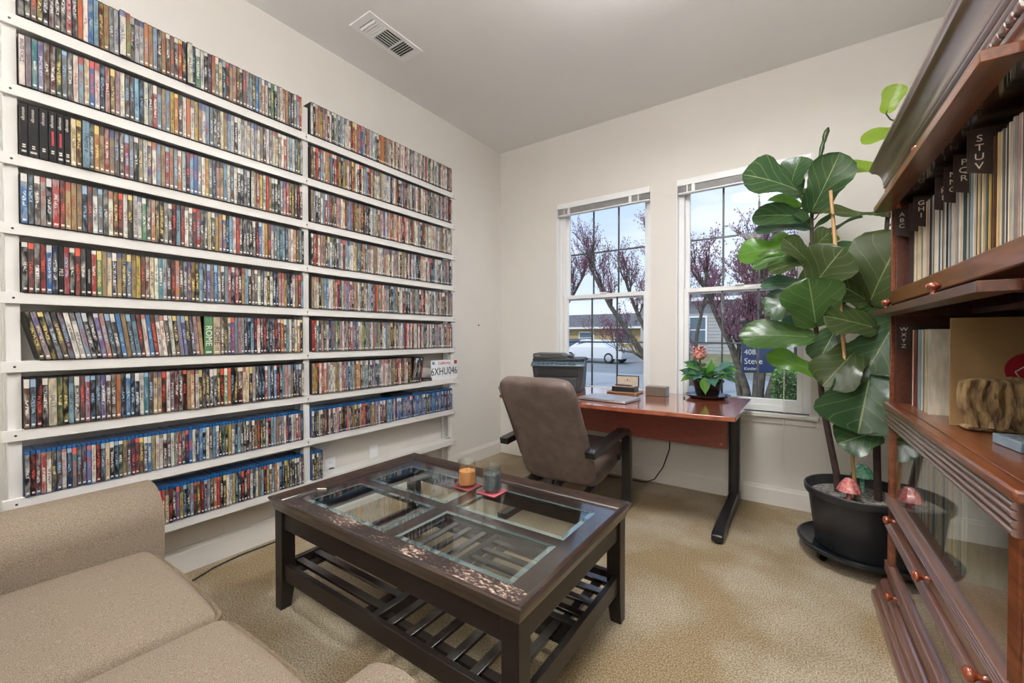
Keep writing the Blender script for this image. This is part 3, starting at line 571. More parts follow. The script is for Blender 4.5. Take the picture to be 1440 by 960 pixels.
# things on the table
cglass=glassmat('candle_glass',(.92,.95,.95),.09)
def candle(label,x,y,waxc,wtop,cc,lab2):
    mk('coaster',M().box(x-.052,y-.052,zt+.0015,x+.052,y+.052,zt+.0055),mat(cc[0],cc[1],.6,var=cc[2],scale=60),label=lab2,cat='coaster',bev=.002)
    z=zt+.006; t=thing('candle_jar',label,'candle',(x,y,z)); k=1.2
    def P(*q): return [(r*k,z+h*k) for r,h in q]
    mk('jar',M().lathe(P((.001,0),(.033,0),(.036,.006),(.036,.075),(.033,.083),(.033,.088),(.037,.091),(.037,.101),(.034,.102),(.033,.097),(.030,.088),(.0325,.078),(.0333,.010),(.001,.008)),28,(x,y,0)),cglass,t,smooth=60)
    w=mk('wax',M().lathe(P((.001,.0085),(.0326,.0105),(.0318,wtop),(.001,wtop-.003)),24,(x,y,0)),waxc,t)
    mk('wick',M().tube([(x,y,z+(wtop-.003)*k),(x+.001,y,z+(wtop+.008)*k)],.0014,5),blackp,w)
c1=atZ(657,684,zt); c2=atZ(692,692,zt)
candle('glass candle jar of orange wax on the coffee table',c1.x,c1.y,mat('orange_wax',(.62,.19,.03),.35,var=(.70,.30,.08),scale=20),.060,('red_coaster',(.28,.05,.045),(.16,.03,.03)),'dark red square coaster under the orange candle')
candle('glass candle jar of dark blue-grey wax on the coffee table',c2.x,c2.y,mat('dark_wax',(.035,.045,.05),.35,var=(.10,.12,.13),scale=25),.068,('pink_coaster',(.45,.10,.13),(.30,.05,.06)),'pink red square coaster under the dark candle')
p0,p1=atZ(435,687.5,zt+.004),atZ(458,687,zt+.004); pn=thing('white_stick','thin white stick lying on the worn corner of the coffee table','stick',(p0.x,p0.y,zt)); mk('shaft',M().tube([p0,p1],.0035,8),ink,pn); mk('tip',M().tube([p1,p1+(p1-p0)*.07],[.0035,.001],8),silver,pn)
# ------------------------------------------------------------------ sofa
sf=thing('sofa','taupe woven two-seat sofa with rolled arms and piped cushions','sofa',(1.26,-3.45,0))
mk('base',M().rbox(.42,-4.0,.07,2.11,-3.03,.285,.02,6),sofaf,sf)
for x in (.48,2.04):
    for y in (-3.94,-3.10): mk('foot',M().lathe([(.022,0),(.03,.072)],12,(x,y,0)),esp,sf)
def arm(xa,xb,dy=0):
    cx=(xa+xb)/2; r=(xb-xa)/2; prof=[(xa+.02,.07)]
    for k in range(15): q=math.pi-k*math.pi/14; prof.append((cx+r*1.0*math.cos(q),.52+r*.92*math.sin(q)))
    prof.append((xb-.02,.07)); b=M(); n=len(prof); ys=[(-2.925,.93),(-2.915,.97),(-2.935,1.0),(-3.2,1.0),(-3.6,1.0),(-4.0,1.0)]
    ys=[(-2.958,.84),(-2.940,.93),(-2.932,.975),(-2.940,1.0),(-3.2,1.0),(-3.6,1.0),(-3.98,1.0)]
    ys=[(y+(dy if y>-3.9 else 0),q_) for y,q_ in ys]
    vs=[];fs=[]
    for y,s in ys:
        for x,z in prof: vs.append((cx+(x-cx)*s,y,.35+(z-.35)*(s if z>.35 else 1)))
    for i in range(len(ys)-1):
        for j in range(n): fs.append((i*n+j,(i+1)*n+j,(i+1)*n+(j+1)%n,i*n+(j+1)%n))
    fs+=[tuple(range(n)),tuple((len(ys)-1)*n+j for j in range(n-1,-1,-1))]; b.add(vs,fs); return b
mk('arm',arm(.40,.665),sofaf,sf,smooth=60); mk('arm',arm(1.878,2.143,-.06),sofaf,sf,smooth=60)
mk('back',M().rbox(.44,-4.08,.28,2.10,-3.82,.86,.08,8),sofaf,sf,smooth=60)
def seat(xa,xb):
    def warp(p,h):
        return Vector((p.x,p.y+.012*(1-(p.x/h.x)**2)*(1 if p.y>0 else 0),p.z))
    c=mk('seat_cushion',M().rbox(xa,-3.80,.287,xb,-2.978,.447,.034,9,crown=.026,warp=warp),sofaf,sf,smooth=60)
    for z in (.421,.312):
        xs0,xs1,ya,yb=xa-.001,xb+.001,-3.80,-2.9745
        rr=.036
        loop=[]
        for cx_,cy_,a0 in ((xs1-rr,yb-rr,0),(xs0+rr,yb-rr,90),(xs0+rr,ya+rr,180),(xs1-rr,ya+rr,270)):
            for k in range(7): q=math.radians(a0+k*15); X=cx_+rr*math.cos(q); Y=cy_+rr*math.sin(q); bow=.012*max(0,1-((X-(xa+xb)/2)/((xb-xa)/2))**2) if Y>-3.2 else 0; loop.append((X,Y+bow,z))
        f0_,f1_=loop[6],loop[7]; loop[7:7]=[(f0_[0]+(f1_[0]-f0_[0])*q/12,yb+.012*max(0,1-((f0_[0]+(f1_[0]-f0_[0])*q/12-(xa+xb)/2)/((xb-xa)/2))**2),z) for q in range(1,12)]
        loop.append(loop[0]); mk('piping',M().tube(loop,.008,8,cap=False),pipef,c)
seat(.673,1.263); seat(1.279,1.870)
for xa,xb in ((.67,1.268),(1.274,1.874)): mk('back_cushion',M().rbox(xa,-3.86,.45,xb,-3.64,.88,.08,7),sofaf,sf,smooth=60)
# ------------------------------------------------------------------ desk
DZ=.735
dk=thing('desk','reddish cherry laminate desk with black metal legs under the windows','desk',(1.44,-.45,0))
poly=[(.625,-.035),(2.238,-.035)]+[(2.238-(2.238-.625)*k/20,-.865-.055*math.sin(math.pi*k/20)) for k in range(21)]
mk('desktop',M().prism(poly[::-1],'z',DZ-.026,DZ),cherry,dk,smooth=20,bev=.003)
mk('modesty_panel',M().box(.80,-.125,.375,2.10,-.107,DZ-.026),cherryd,dk,bev=.001)
mk('panel_bolt',M().box(2.055,-.1275,.40,2.065,-.1252,.41),silver,dk)
for x in (.76,2.145):
    mk('leg_column',M().rbox(x-.035,-.165,.05,x+.035,-.085,DZ-.027,.022,5),blackm,dk,smooth=50)
    b=M().prism([(-.845,.012),(-.845,.05),(-.80,.062),(-.10,.085),(-.05,.075),(-.05,.012)],'x',x-.032,x+.032); mk('foot',b,blackm,dk,bev=.008)
    mk('top_bracket',M().box(x-.025,-.75,DZ-.05,x+.025,-.16,DZ-.0265),blackm,dk,bev=.003)
    for y in (-.82,-.09): mk('foot_pad',M().lathe([(.018,0),(.02,.013)],10,(x,y,0)),blackp,dk)
cb=thing('desk_cable','black cable hanging from the desk down to the carpet by the wall','cable',(1.45,-.08,0))
mk('cable',M().tube([(1.70,-.10,.41),(1.69,-.085,.30),(1.64,-.08,.15),(1.575,-.08,.045),(1.50,-.085,.008),(1.42,-.085,.006),(1.2,-.10,.006),(1.0,-.06,.006),(.85,-.05,.02)],.0042,6),blackp,cb)
mk('cable_tie',M().tube([(1.701,-.10,.41),(1.70,-.0975,.425)],.007,8),blackp,cb)
# ------------------------------------------------------------------ desk chair
ch=thing('lounge_chair','brown leather high-back chair with black bentwood arms facing the desk','chair',(1.26,-1.0,0))
def slab(side0,w,th,n=14,r=.03,cx=1.245,narrow=0):
    """padded slab swept along (y,z) side curve, width w"""
    pts=[Vector((0,y,z)) for y,z in side0]; k=len(pts); sec=[]
    for j in range(24):
        q=2*math.pi*j/24; c,s=math.cos(q),math.sin(q); sec.append((math.copysign(abs(c)**.35,c),math.copysign(abs(s)**.55,s)))
    vs=[];fs=[]; 
    for i,p in enumerate(pts):
        d=(pts[min(i+1,k-1)]-pts[max(i-1,0)]).normalized(); nrm=Vector((0,-d.z,d.y)); f=i/(k-1)
        dst=min((p-pts[0]).length if i<k/2 else 9,(pts[-1]-p).length if i>=k/2 else 9); rc=.085; q_=max(0,1-dst/rc); e=1-(2*rc/w)*(1-math.sqrt(max(0,1-q_*q_)))*.92
        tt=th*(.30+.70*math.sqrt(max(0,1-max(0,1-dst/.035)**2))); ww=w*e*(1-narrow*f)
        for a_,b_ in sec: vs.append((cx+a_*ww/2,p.y+nrm.y*b_*tt/2,p.z+nrm.z*b_*tt/2))
    m=24
    for i in range(k-1):
        for j in range(m): fs.append((i*m+j,(i+1)*m+j,(i+1)*m+(j+1)%m,i*m+(j+1)%m))
    fs+=[tuple(range(m)),tuple((k-1)*m+j for j in range(m-1,-1,-1))]; return M().add(vs,fs)
bc=[(-1.036,.258),(-1.039,.264),(-1.042,.272),(-1.046,.285)]+[(-1.05-.30*(k/10)**1.1,.30+.58*k/10) for k in range(11)]+[(-1.354,.895),(-1.360,.909),(-1.364,.920),(-1.368,.929),(-1.370,.935)]
bk=mk('backrest',slab(bc,.52,.085,narrow=.03),leather,ch,smooth=70)
mk('seam',M().tube([(1.245-.245,y-.030,z-.01) for y,z in bc[6:-5]],.003,5),leather,bk); mk('seam',M().tube([(1.245+.245,y-.030,z-.01) for y,z in bc[6:-5]],.003,5),leather,bk)
sc_=[(-1.06,.270),(-1.05,.272),(-1.035,.276)]+[(-1.0+.45*k/8,.285+.115*k/8-.02*math.sin(math.pi*k/8)) for k in range(9)]+[(-.535,.404),(-.525,.403),(-.518,.402)]
mk('seat',slab(sc_,.52,.09),leather,ch,smooth=70)
for x in (.945,1.548):
    path=[(-1.25,.500),(-1.23,.505),(-1.0,.525),(-.80,.541),(-.72,.545),(-.675,.53),(-.65,.50),(-.642,.46),(-.635,.30),(-.632,.13),(-.640,.075),(-.665,.040),(-.71,.022),(-.80,.018),(-1.0,.018),(-1.28,.018)]
    mk('arm_frame',M().bar([(x,y,z) for y,z in path],.064,.042,up=(1,0,0)),bwood,ch,smooth=40,bev=.004)
mk('cross_rail',M().box(.975,-.70,.335,1.518,-.668,.375),bwood,ch,bev=.004); mk('cross_rail',M().box(.975,-1.14,.19,1.518,-1.11,.225),bwood,ch,bev=.004)
for x in (1.03,1.24,1.45):
    mk('seat_spring',M().bar([(x,-.66,.35),(x,-.85,.28),(x,-1.0,.235),(x,-1.12,.20),(x,-1.22,.155)],.045,.018,up=(1,0,0)),bwood,ch,bev=.003)
# ------------------------------------------------------------------ printer and desk things
pr=thing('printer','black multifunction laser printer on the desk by the corner','printer',(.9075,-.24,DZ+.0005))
zp=DZ+.001
b=M(); 
secs=[(0,.035,.0),(.02,.030,.0),(.11,.012,.0),(.20,.0,.0),(.235,.0,.0)]
vs=[];fs=[]
for z,i,_ in secs: vs+=[(.70+i,-.42+i*.5,zp+z),(1.115-i,-.42+i*.5,zp+z),(1.115-i*.3,-.06,zp+z),(.70+i*.3,-.06,zp+z)]
for i in range(len(secs)-1):
    for j in range(4): fs.append((i*4+j,i*4+(j+1)%4,i*4+4+(j+1)%4,i*4+4+j))
fs+=[(3,2,1,0),tuple(len(vs)-4+j for j in range(4))]
mk('body',b.add(vs,fs),darkp,pr,smooth=20,bev=.008)
mk('control_panel',M().prism([(-.455,zp+.205),(-.455,zp+.218),(-.40,zp+.245),(-.30,zp+.245),(-.30,zp+.205)],'x',.695,1.12),sheenp,pr,bev=.004)
for k in range(9): mk('button',M().box(.75+k*.035,-.449,zp+.2215,.772+k*.035,-.430,zp+.2305),blackp,pr)
mk('scanner_lid',M().box(.70,-.40,zp+.245,1.115,-.06,zp+.268),blackp,pr,bev=.006)
mk('document_feeder',M().prism([(.70,zp+.268),(.70,zp+.305),(.93,zp+.302),(.985,zp+.275),(1.0,zp+.268)],'y',-.38,-.08),darkp,pr,bev=.006)
mk('paper_tray_lid',M().box(.93,-.36,zp+.283,1.02,-.10,zp+.289),blackp,pr,bev=.002)
mk('output_slot',M().box(.745,-.4235,zp+.125,1.07,-.417,zp+.185),blackp,pr,bev=.004)
mk('front_cover',M().box(.755,-.428,zp+.03,1.06,-.412,zp+.115),darkp,pr,bev=.006)
text('brother',.018,(.90,-.4285,zp+.10),(1,0,0),(0,0,1),ink,pr); text('brother',.014,(.735,-.3815,zp+.290),(1,0,0),(0,0,1),ink,pr)
pr.location=(.863,-.325,DZ+.0005); pr.rotation_euler=(0,0,math.radians(21))
lt=thing('laptop','closed silver laptop on the desk','laptop',(1.42,-.64,DZ+.0005),rz=math.radians(-6))
mk('base',M().box(-.18,-.125,.002,.18,.125,.011),silver,lt,world=False,bev=.003); mk('lid',M().box(-.18,-.125,.0115,.18,.125,.019),silver,lt,world=False,bev=.004)
for x in (-.15,.15):
    for y in (-.1,.1): mk('foot',M().lathe([(.008,0),(.008,.002)],10,(x,y,0)),blackp,lt,world=False)
mk('hinge',M().box(-.10,.1255,.007,.10,.129,.013),blackp,lt,world=False)
mk('wood_board',M().rbox(1.262,-.30,DZ+.0005,1.505,-.14,DZ+.013,.005,3),mat('light_walnut',(.30,.17,.09),.4,aniso=(1,12,1),scale=12),label='walnut board under the open pen box',cat='board')
pb=thing('pen_box','open black presentation box with cream-lined lid','box',(1.385,-.22,DZ+.0135)); z=DZ+.0135
mk('tray',M().box(1.295,-.275,z,1.475,-.165,z+.038),blackp,pb,bev=.003); 
lid=mk('lid',M().box(1.295,-.165,z+.030,1.475,-.150,z+.118),blackp,pb,bev=.002); cream=mat('cream_satin',(.62,.52,.42),.5); mk('lid_lining',M().box(1.301,-.1665,z+.036,1.469,-.1652,z+.112),cream,lid)
mk('maker_mark',M().box(1.36,-.1672,z+.075,1.41,-.1667,z+.0775).box(1.381,-.1672,z+.082,1.389,-.1667,z+.092),darkink,lid)
mk('insert',M().box(1.305,-.265,z+.0385,1.465,-.170,z+.0405),cream,pb)
for k in range(2): mk('pen',M().tube([(1.315,-.245+.04*k,z+.047),(1.43,-.245+.04*k,z+.047),(1.455,-.245+.04*k,z+.047)],[.006,.006,.003],10),[mat('brown_lacquer',(.12,.03,.02),.2,coat=1),silver][k],label=['brown pen lying in the open presentation box','silver pen lying in the open presentation box'][k],cat='pen')
bx=thing('desk_box','small brown box with pale blue end on the desk between windows','box',(1.64,-.24,DZ+.0005)); z=DZ+.001
mk('carton',M().box(1.565,-.285,z,1.715,-.195,z+.068),mat('taupe_card',(.14,.10,.075),.6),bx,bev=.002); mk('end_label',M().box(1.7152,-.282,z+.003,1.7160,-.198,z+.065),mat('pale_blue_card',(.40,.52,.62),.5),bx); mk('lid_top',M().box(1.566,-.284,z+.0682,1.714,-.196,z+.0695),mat('grey_card',(.30,.29,.29),.5),bx)
q=atZ(962,560,DZ); mk('black_bead',M().tube([(q.x-.006,q.y,DZ+.0065),(q.x+.008,q.y+.003,DZ+.0065)],.006,10),blackp,label='tiny black bead on the desk beside the flower pot',cat='bead')
# anthurium in a pot
fp=thing('potted_flower','small leafy plant with a red-pink bloom in a black pot on the desk','plant',(1.965,-.135,DZ+.0005)); z=DZ+.001; fx,fy=1.965,-.135
mk('saucer',M().lathe([(.001,z),(.085,z),(.112,z+.016),(.116,z+.020),(.110,z+.021),(.085,z+.008),(.001,z+.007)],32,(fx,fy,0)),mat('black_glazed_plastic',(.010,.016,.022),.15,coat=.6),fp)
mk('pot',M().lathe([(.001,z+.0075),(.055,z+.0075),(.078,z+.085),(.084,z+.088),(.085,z+.102),(.080,z+.102),(.075,z+.09),(.001,z+.088)],28,(fx,fy,0)),mat('black_pot_plastic',(.016,.013,.013),.25),fp)
mk('soil',M().lathe([(.001,z+.0885),(.074,z+.0885),(.072,z+.093),(.001,z+.095)],20,(fx,fy,0)),soil,fp)
def leafgeo(base,tip,w,nrm,prof,bend=.15,wave=.0,fold=.12,nx=6,ny=10,seed=0,pk=0):
    rr=random.Random(seed); base=Vector(base); tip=Vector(tip); d=tip-base; Ln=d.length; d.normalize(); nrm=Vector(nrm); nrm=(nrm-d*nrm.dot(d)).normalized(); sd=d.cross(nrm)
    b=M(); b.uv=[]; ph=rr.uniform(0,6)
    for j in range(ny+1):
        v=j/ny; hw=w*Ln*.5*prof(v)
        for i in range(nx+1):
            u=i/nx*2-1; z=-bend*Ln*(v-.35)**2+bend*Ln*.1 + fold*hw*abs(u)**1.4 + wave*Ln*math.sin(ph+v*9+ (2 if u>0 else 0))*u*u + pk*Ln*(abs(math.sin(math.pi*(4.6*v-2.1*abs(u))))-.5)*(1-abs(u)**4)*min(1,abs(u)*4)
            b.v.append(tuple(base+d*(v*Ln)+sd*(u*hw)+nrm*z)); b.uv.append((i/nx,v))
    n=nx+1
    for j in range(ny):
        for i in range(nx): b.f.append((j*n+i,j*n+i+1,j*n+n+i+1,j*n+n+i)); b.m.append(0)
    return b
heart=lambda v: max(.02,math.sin(math.pi*min(1,v*1.02+.02))**.8*(1.25-.75*v)) if v<.99 else .03
fm=[leafmat('anthurium_green',(.05,.20,.05),(.03,.12,.05),.4),leafmat('anthurium_lime',(.14,.36,.05),(.10,.28,.04),.5),leafmat('anthurium_blue_green',(.10,.24,.20),(.05,.16,.12),.3)]
top=Vector((fx,fy,z+.09))
for k in range(36):
    a=k*2.4+.3; el=R.uniform(.1,1.25); r0=R.uniform(.05,.11); bb=top+Vector((math.cos(a)*r0*.6,math.sin(a)*r0*.6,.02+.05*el)); tp=bb+Vector((math.cos(a)*.09,math.sin(a)*.075,R.uniform(-.05,.05)))
    lf=mk('leaf',leafgeo(bb,tp,.85,(math.cos(a)*.2,math.sin(a)*.2-.45,1),heart,.3,seed=k),fm[k%3],fp,smooth=80); mk('stalk',M().tube([top+Vector((math.cos(a)*.02,math.sin(a)*.02,0)),(top+bb)/2+Vector((0,0,.01)),bb],.0022,5),fm[0],lf)
mk('leaf',leafgeo(top+Vector((.02,-.06,.03)),top+Vector((.035,-.075,.13)),.45,(.3,-1,.2),heart,.1,seed=91),fm[1],fp,smooth=80); mk('leaf',leafgeo(top+Vector((-.0,-.09,.03)),top+Vector((.01,-.11,-.06)),.6,(.3,-1,.3),heart,.1,seed=92),fm[1],fp,smooth=80)
blm=mat('speckled_red_bloom',(.50,.085,.075),.5,var=(.80,.52,.46),scale=240,detail=2)
blm2=mat('pale_pink_petal',(.75,.42,.38),.5)
bc_=Vector((fx-.035,fy-.038,z+.226)); bl=mk('bloom',M().lathe([(.001,-.014),(.020,-.012),(.038,.006),(.032,.030),(.016,.052),(.001,.060)],14,bc_),blm,fp,smooth=60)
for k in range(34):
    a=k*2.4; h=k/34; r_=.047*math.cos(h*1.25)+.005; c=bc_+Vector((math.cos(a)*r_*.75,math.sin(a)*r_*.75,-.006+h*.058)); mk('petal',leafgeo(c,c+Vector((math.cos(a)*.024,math.sin(a)*.024,.002+.018*h)),.95,(0,0,1),heart,.4,seed=k,nx=4,ny=5),[blm,blm2][k%3==0],bl,smooth=80)
mk('flower_stem',M().tube([top+Vector((-.02,-.01,0)),Vector((fx-.035,fy-.035,z+.22))],.005,6),mat('red_stem',(.25,.06,.04),.5),fp)
fp.scale=(1.3,1.3,1.3); fp.location=(1.972,-.155,DZ+.0005)
# ------------------------------------------------------------------ fiddle-leaf fig
pc=Vector((2.795,-.60,0)); rim_=.245; pz=.085
cd=thing('plant_caddy','round black rolling plant caddy under the big pot','caddy',(pc.x,pc.y,0))
mk('tray',M().lathe([(.001,.055),(.235,.055),(.275,.072),(.280,.090),(.272,.094),(.262,.082),(.225,.070),(.001,.070)],48,(pc.x,pc.y,0)),mat('black_caddy_plastic',(.012,.014,.017),.25,coat=.3),cd)
for k in range(4):
    a=.6+k*math.pi/2; x,y=pc.x+.2*math.cos(a),pc.y+.2*math.sin(a); c=mk('caster',M().lathe([(.012,-.012),(.024,-.010),(.024,.010),(.012,.012)],14),blackp,cd,world=False); c.rotation_euler=(math.pi/2,0,a); c.location=(x-pc.x,y-pc.y,.0245); mk('caster_stem',M().tube([(x,y,.0245),(x,y,.056)],.009,6),blackp,cd)
gv=M(); rg=random.Random(3)
pg=thing('fiddle_leaf_fig','tall fiddle-leaf fig tree in a large black nursery pot','plant',(pc.x,pc.y,.0705))
mk('pot',M().lathe([(.001,.0707),(.190,.0707),(.196,.078),(.229,.335),(.243,.340),(.248,.352),(.248,.375),(.242,.380),(.236,.376),(.226,.335),(.215,.30),(.001,.30)],56,(pc.x,pc.y,0)),potp,pg,smooth=40)
mk('soil',M().lathe([(.001,.3005),(.214,.3005),(.219,.33),(.10,.338),(.001,.34)],32,(pc.x,pc.y,0)),soil,pg)
for k in range(46): a=rg.uniform(0,6.28); r_=.205*rg.random()**.5; s_=rg.uniform(.005,.012); x,y=pc.x+r_*math.cos(a),pc.y+r_*math.sin(a); gv.lathe([(.001,-s_*.5),(s_,0),(.001,s_*.6)],5,(x,y,.341))
mk('bark_mulch',gv,mat('pale_mulch',(.30,.28,.25),.8,var=(.08,.07,.06),scale=80),pg,kind='stuff',smooth=0)
def pp(px,py,Y): return atY(px,py,Y)
tr1=[(1178,695,-.58),(1176,665,-.575),(1168,625,-.57),(1160,585,-.57),(1156,560,-.56),(1153,530,-.555),(1150,500,-.55),(1148,470,-.55),(1145,430,-.55),(1143,390,-.55),(1142,350,-.55),(1141,310,-.55),(1143,275,-.55),(1149,240,-.55),(1156,212,-.55),(1160,196,-.55)]
stem=[pp(*q) for q in tr1]; stem[0].z=.325
mk('trunk',M().tube(stem,[.017,.0165,.016,.016,.015,.014,.013,.0125,.012,.011,.010,.010,.009,.008,.006,.005],9),bark,pg,smooth=60)
s2=[(1235,710,-.62),(1234,680,-.62),(1233,640,-.62),(1233,600,-.61),(1235,560,-.6),(1238,500,-.58),(1240,440,-.56),(1244,380,-.55),(1247,320,-.54),(1252,260,-.53),(1256,205,-.52),(1258,170,-.52)]
st2=[pp(*q) for q in s2]; st2[0].z=.325
mk('trunk',M().tube(st2,[.017,.016,.016,.015,.014,.013,.012,.011,.010,.009,.007,.005],9),bark,pg,smooth=60)
mk('leaf_bud',M().tube([pp(1159,200,-.55),pp(1160,192,-.55),pp(1163,184,-.55),pp(1165,179,-.55)],[.008,.013,.013,.004],8),figl[2],pg,smooth=70)
mk('leaf_sheath',M().tube([pp(1153,222,-.55),pp(1156,208,-.553),pp(1158,197,-.55)],[.007,.012,.006],8),figl[0],pg,smooth=70)
sk=[pp(1204,705,-.66),pp(1192,560,-.64),pp(1181,420,-.63),pp(1168,268,-.62)]; sk[0].z=.325
mk('bamboo_stake',M().tube([sk[0].lerp(sk[3],k/14) if False else (sk[0].lerp(sk[1],k/5) if k<=5 else sk[1].lerp(sk[2],(k-5)/5) if k<=10 else sk[2].lerp(sk[3],(k-10)/4)) for k in range(15)],[.0085 if k%3 else .010 for k in range(15)],8),mat('bamboo',(.50,.30,.13),.5,var=(.38,.21,.08),scale=12),label=None,parent=pg,smooth=60)
fid=lambda v: (.16+.50*math.sin(math.pi*min(1,v/.55)) if v<.22 else (.16+.50*math.sin(math.pi*.4)+ (v-.22)*.9 if v<.55 else max(.04,.93*math.cos((v-.55)/.45*math.pi/2)**.6 if v<1 else .04)))
def fidp(v):
    pts=((0,.12),(.04,.44),(.12,.63),(.25,.68),(.38,.70),(.52,.83),(.66,.97),(.78,.98),(.88,.84),(.95,.56),(.985,.30),(1,.05))
    for (a,x),(b_,y) in zip(pts,pts[1:]):
        if v<=b_+1e-9: f=(v-a)/(b_-a); return x+(y-x)*(f*f*(3-2*f))
    return .06
LV=[ # base px,py, tip px,py, Y base, Y tip, width, material, twist(x,z of normal)
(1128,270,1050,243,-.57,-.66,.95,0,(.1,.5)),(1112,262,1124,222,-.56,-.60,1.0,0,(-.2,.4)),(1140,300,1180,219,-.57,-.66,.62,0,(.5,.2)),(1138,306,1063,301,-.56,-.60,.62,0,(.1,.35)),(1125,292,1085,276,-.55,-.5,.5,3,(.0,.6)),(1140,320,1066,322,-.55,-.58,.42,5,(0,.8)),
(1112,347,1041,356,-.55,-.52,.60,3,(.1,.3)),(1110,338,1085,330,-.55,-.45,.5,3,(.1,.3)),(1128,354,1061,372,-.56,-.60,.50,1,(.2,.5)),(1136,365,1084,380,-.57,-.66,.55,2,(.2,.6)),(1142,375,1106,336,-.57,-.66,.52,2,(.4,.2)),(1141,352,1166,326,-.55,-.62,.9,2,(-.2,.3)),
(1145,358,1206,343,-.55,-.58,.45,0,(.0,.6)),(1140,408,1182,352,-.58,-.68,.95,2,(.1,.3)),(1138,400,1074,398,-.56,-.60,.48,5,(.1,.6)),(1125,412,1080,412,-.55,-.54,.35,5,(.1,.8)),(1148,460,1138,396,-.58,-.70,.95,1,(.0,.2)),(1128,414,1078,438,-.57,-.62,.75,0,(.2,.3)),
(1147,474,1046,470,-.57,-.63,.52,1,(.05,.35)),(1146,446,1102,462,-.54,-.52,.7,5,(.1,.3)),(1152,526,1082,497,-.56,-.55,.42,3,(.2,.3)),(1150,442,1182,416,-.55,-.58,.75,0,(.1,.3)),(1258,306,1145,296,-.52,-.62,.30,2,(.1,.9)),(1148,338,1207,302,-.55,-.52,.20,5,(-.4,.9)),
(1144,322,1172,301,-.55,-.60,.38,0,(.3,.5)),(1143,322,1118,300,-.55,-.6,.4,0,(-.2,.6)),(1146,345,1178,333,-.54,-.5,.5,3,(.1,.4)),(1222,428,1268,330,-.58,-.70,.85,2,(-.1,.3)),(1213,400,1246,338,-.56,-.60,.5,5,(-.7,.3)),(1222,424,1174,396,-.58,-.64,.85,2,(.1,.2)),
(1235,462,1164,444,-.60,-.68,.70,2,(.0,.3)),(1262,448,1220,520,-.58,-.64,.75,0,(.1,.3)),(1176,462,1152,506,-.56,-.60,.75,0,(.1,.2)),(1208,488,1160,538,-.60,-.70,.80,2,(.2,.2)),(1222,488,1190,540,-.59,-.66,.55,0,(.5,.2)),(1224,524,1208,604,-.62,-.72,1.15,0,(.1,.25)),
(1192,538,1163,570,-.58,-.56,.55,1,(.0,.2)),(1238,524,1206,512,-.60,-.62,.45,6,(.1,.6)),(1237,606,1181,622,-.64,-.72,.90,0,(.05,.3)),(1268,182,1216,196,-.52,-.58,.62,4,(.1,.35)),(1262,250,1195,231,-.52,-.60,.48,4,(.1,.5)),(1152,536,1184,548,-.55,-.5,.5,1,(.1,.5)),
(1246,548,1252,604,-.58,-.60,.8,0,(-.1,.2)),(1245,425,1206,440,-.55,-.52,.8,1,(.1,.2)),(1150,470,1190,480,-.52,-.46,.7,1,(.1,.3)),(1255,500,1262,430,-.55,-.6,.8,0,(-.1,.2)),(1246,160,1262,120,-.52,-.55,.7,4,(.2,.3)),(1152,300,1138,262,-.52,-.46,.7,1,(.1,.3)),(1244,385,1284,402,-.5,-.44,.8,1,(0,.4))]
for k,(bx_,by_,tx,ty,yb_,yt_,w,mi,tw) in enumerate(LV):
    B=pp(bx_,by_,yb_-.0); T=pp(tx,ty,yt_); view=(CP-B).normalized(); nrm=Vector((tw[0]*.6+view.x*.55,view.y*.8,tw[1]*1.1+.1))
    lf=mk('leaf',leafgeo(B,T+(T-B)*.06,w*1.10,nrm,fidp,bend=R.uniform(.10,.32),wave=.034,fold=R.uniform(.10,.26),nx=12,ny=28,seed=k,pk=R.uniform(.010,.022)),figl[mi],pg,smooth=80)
    tk=stem if bx_<1195 else st2
    near=min(tk,key=lambda p:(p-B).length); mid=(near+B)/2+Vector((0,0,-.01)); mk('petiole',M().tube([near,mid,B,B+(T-B)*.12],[.0045,.004,.0035,.002],6),figl[2],lf,smooth=60)
def mushroom(label,px,py,Y,c,v,z0):
    p=pp(px,py,Y); t=thing('glass_mushroom',label,'garden ornament',(p.x,p.y,.335)); m=mat('mush_'+label[:5].strip(),c,.12,var=v,scale=70,bump=.6,bscale=90,coat=1)
    zc=p.z; mk('cap',M().lathe([(.001,zc-.012),(.040,zc-.020),(.052,zc-.022),(.050,zc-.012),(.036,zc+.018),(.018,zc+.040),(.001,zc+.046)],10,(p.x,p.y,0)),m,t,smooth=20); mk('stem',M().tube([(p.x,p.y,.335),(p.x,p.y,zc-.012)],[.012,.010],10),m,t)
mushroom('red crackled glass mushroom stuck in the pot of the fig',1194,684,-.72,(.42,.06,.06),(.65,.28,.25),.4); mushroom('green crackled glass mushroom stuck in the pot of the fig',1213,664,-.53,(.04,.32,.17),(.30,.60,.45),.45)
# ------------------------------------------------------------------ barrister bookcase (local: x into the case, y along its front)
BL=1.275; BD=.375; RZ=math.radians(1.5); BO=Vector((2.852,-1.0,0))
bkc=thing('barrister_bookcase','tall cherry barrister bookcase with lift-up glass doors, full of records','bookcase',BO,RZ)
def bp_(name,mb,m,par=None,**k): return mk(name,mb,m,par or bkc,world=False,**k)
def loc2w(p): return Matrix.Rotation(RZ,3,'Z')@Vector(p)+BO
def reeds(z0,z1,n,x0=-.018,d=.010):
    """fluted profile in (x,z)"""
    pts=[(x0+d+.012,z0)]; hgt=(z1-z0)/n
    for k in range(n):
        for j in range(6): q=math.pi*j/5; pts.append((x0+d-d*math.sin(q),z0+hgt*(k+.5)-hgt*.46*math.cos(q)))
    pts.append((x0+d+.012,z1)); return pts
ya,yb=-BL,0
bp_('side_panel',M().box(.012,-.024,.09,BD,0,1.80),cabd,bev=.002); bp_('side_panel',M().box(.012,-BL,.09,BD,-BL+.024,1.80),cabd,bev=.002)
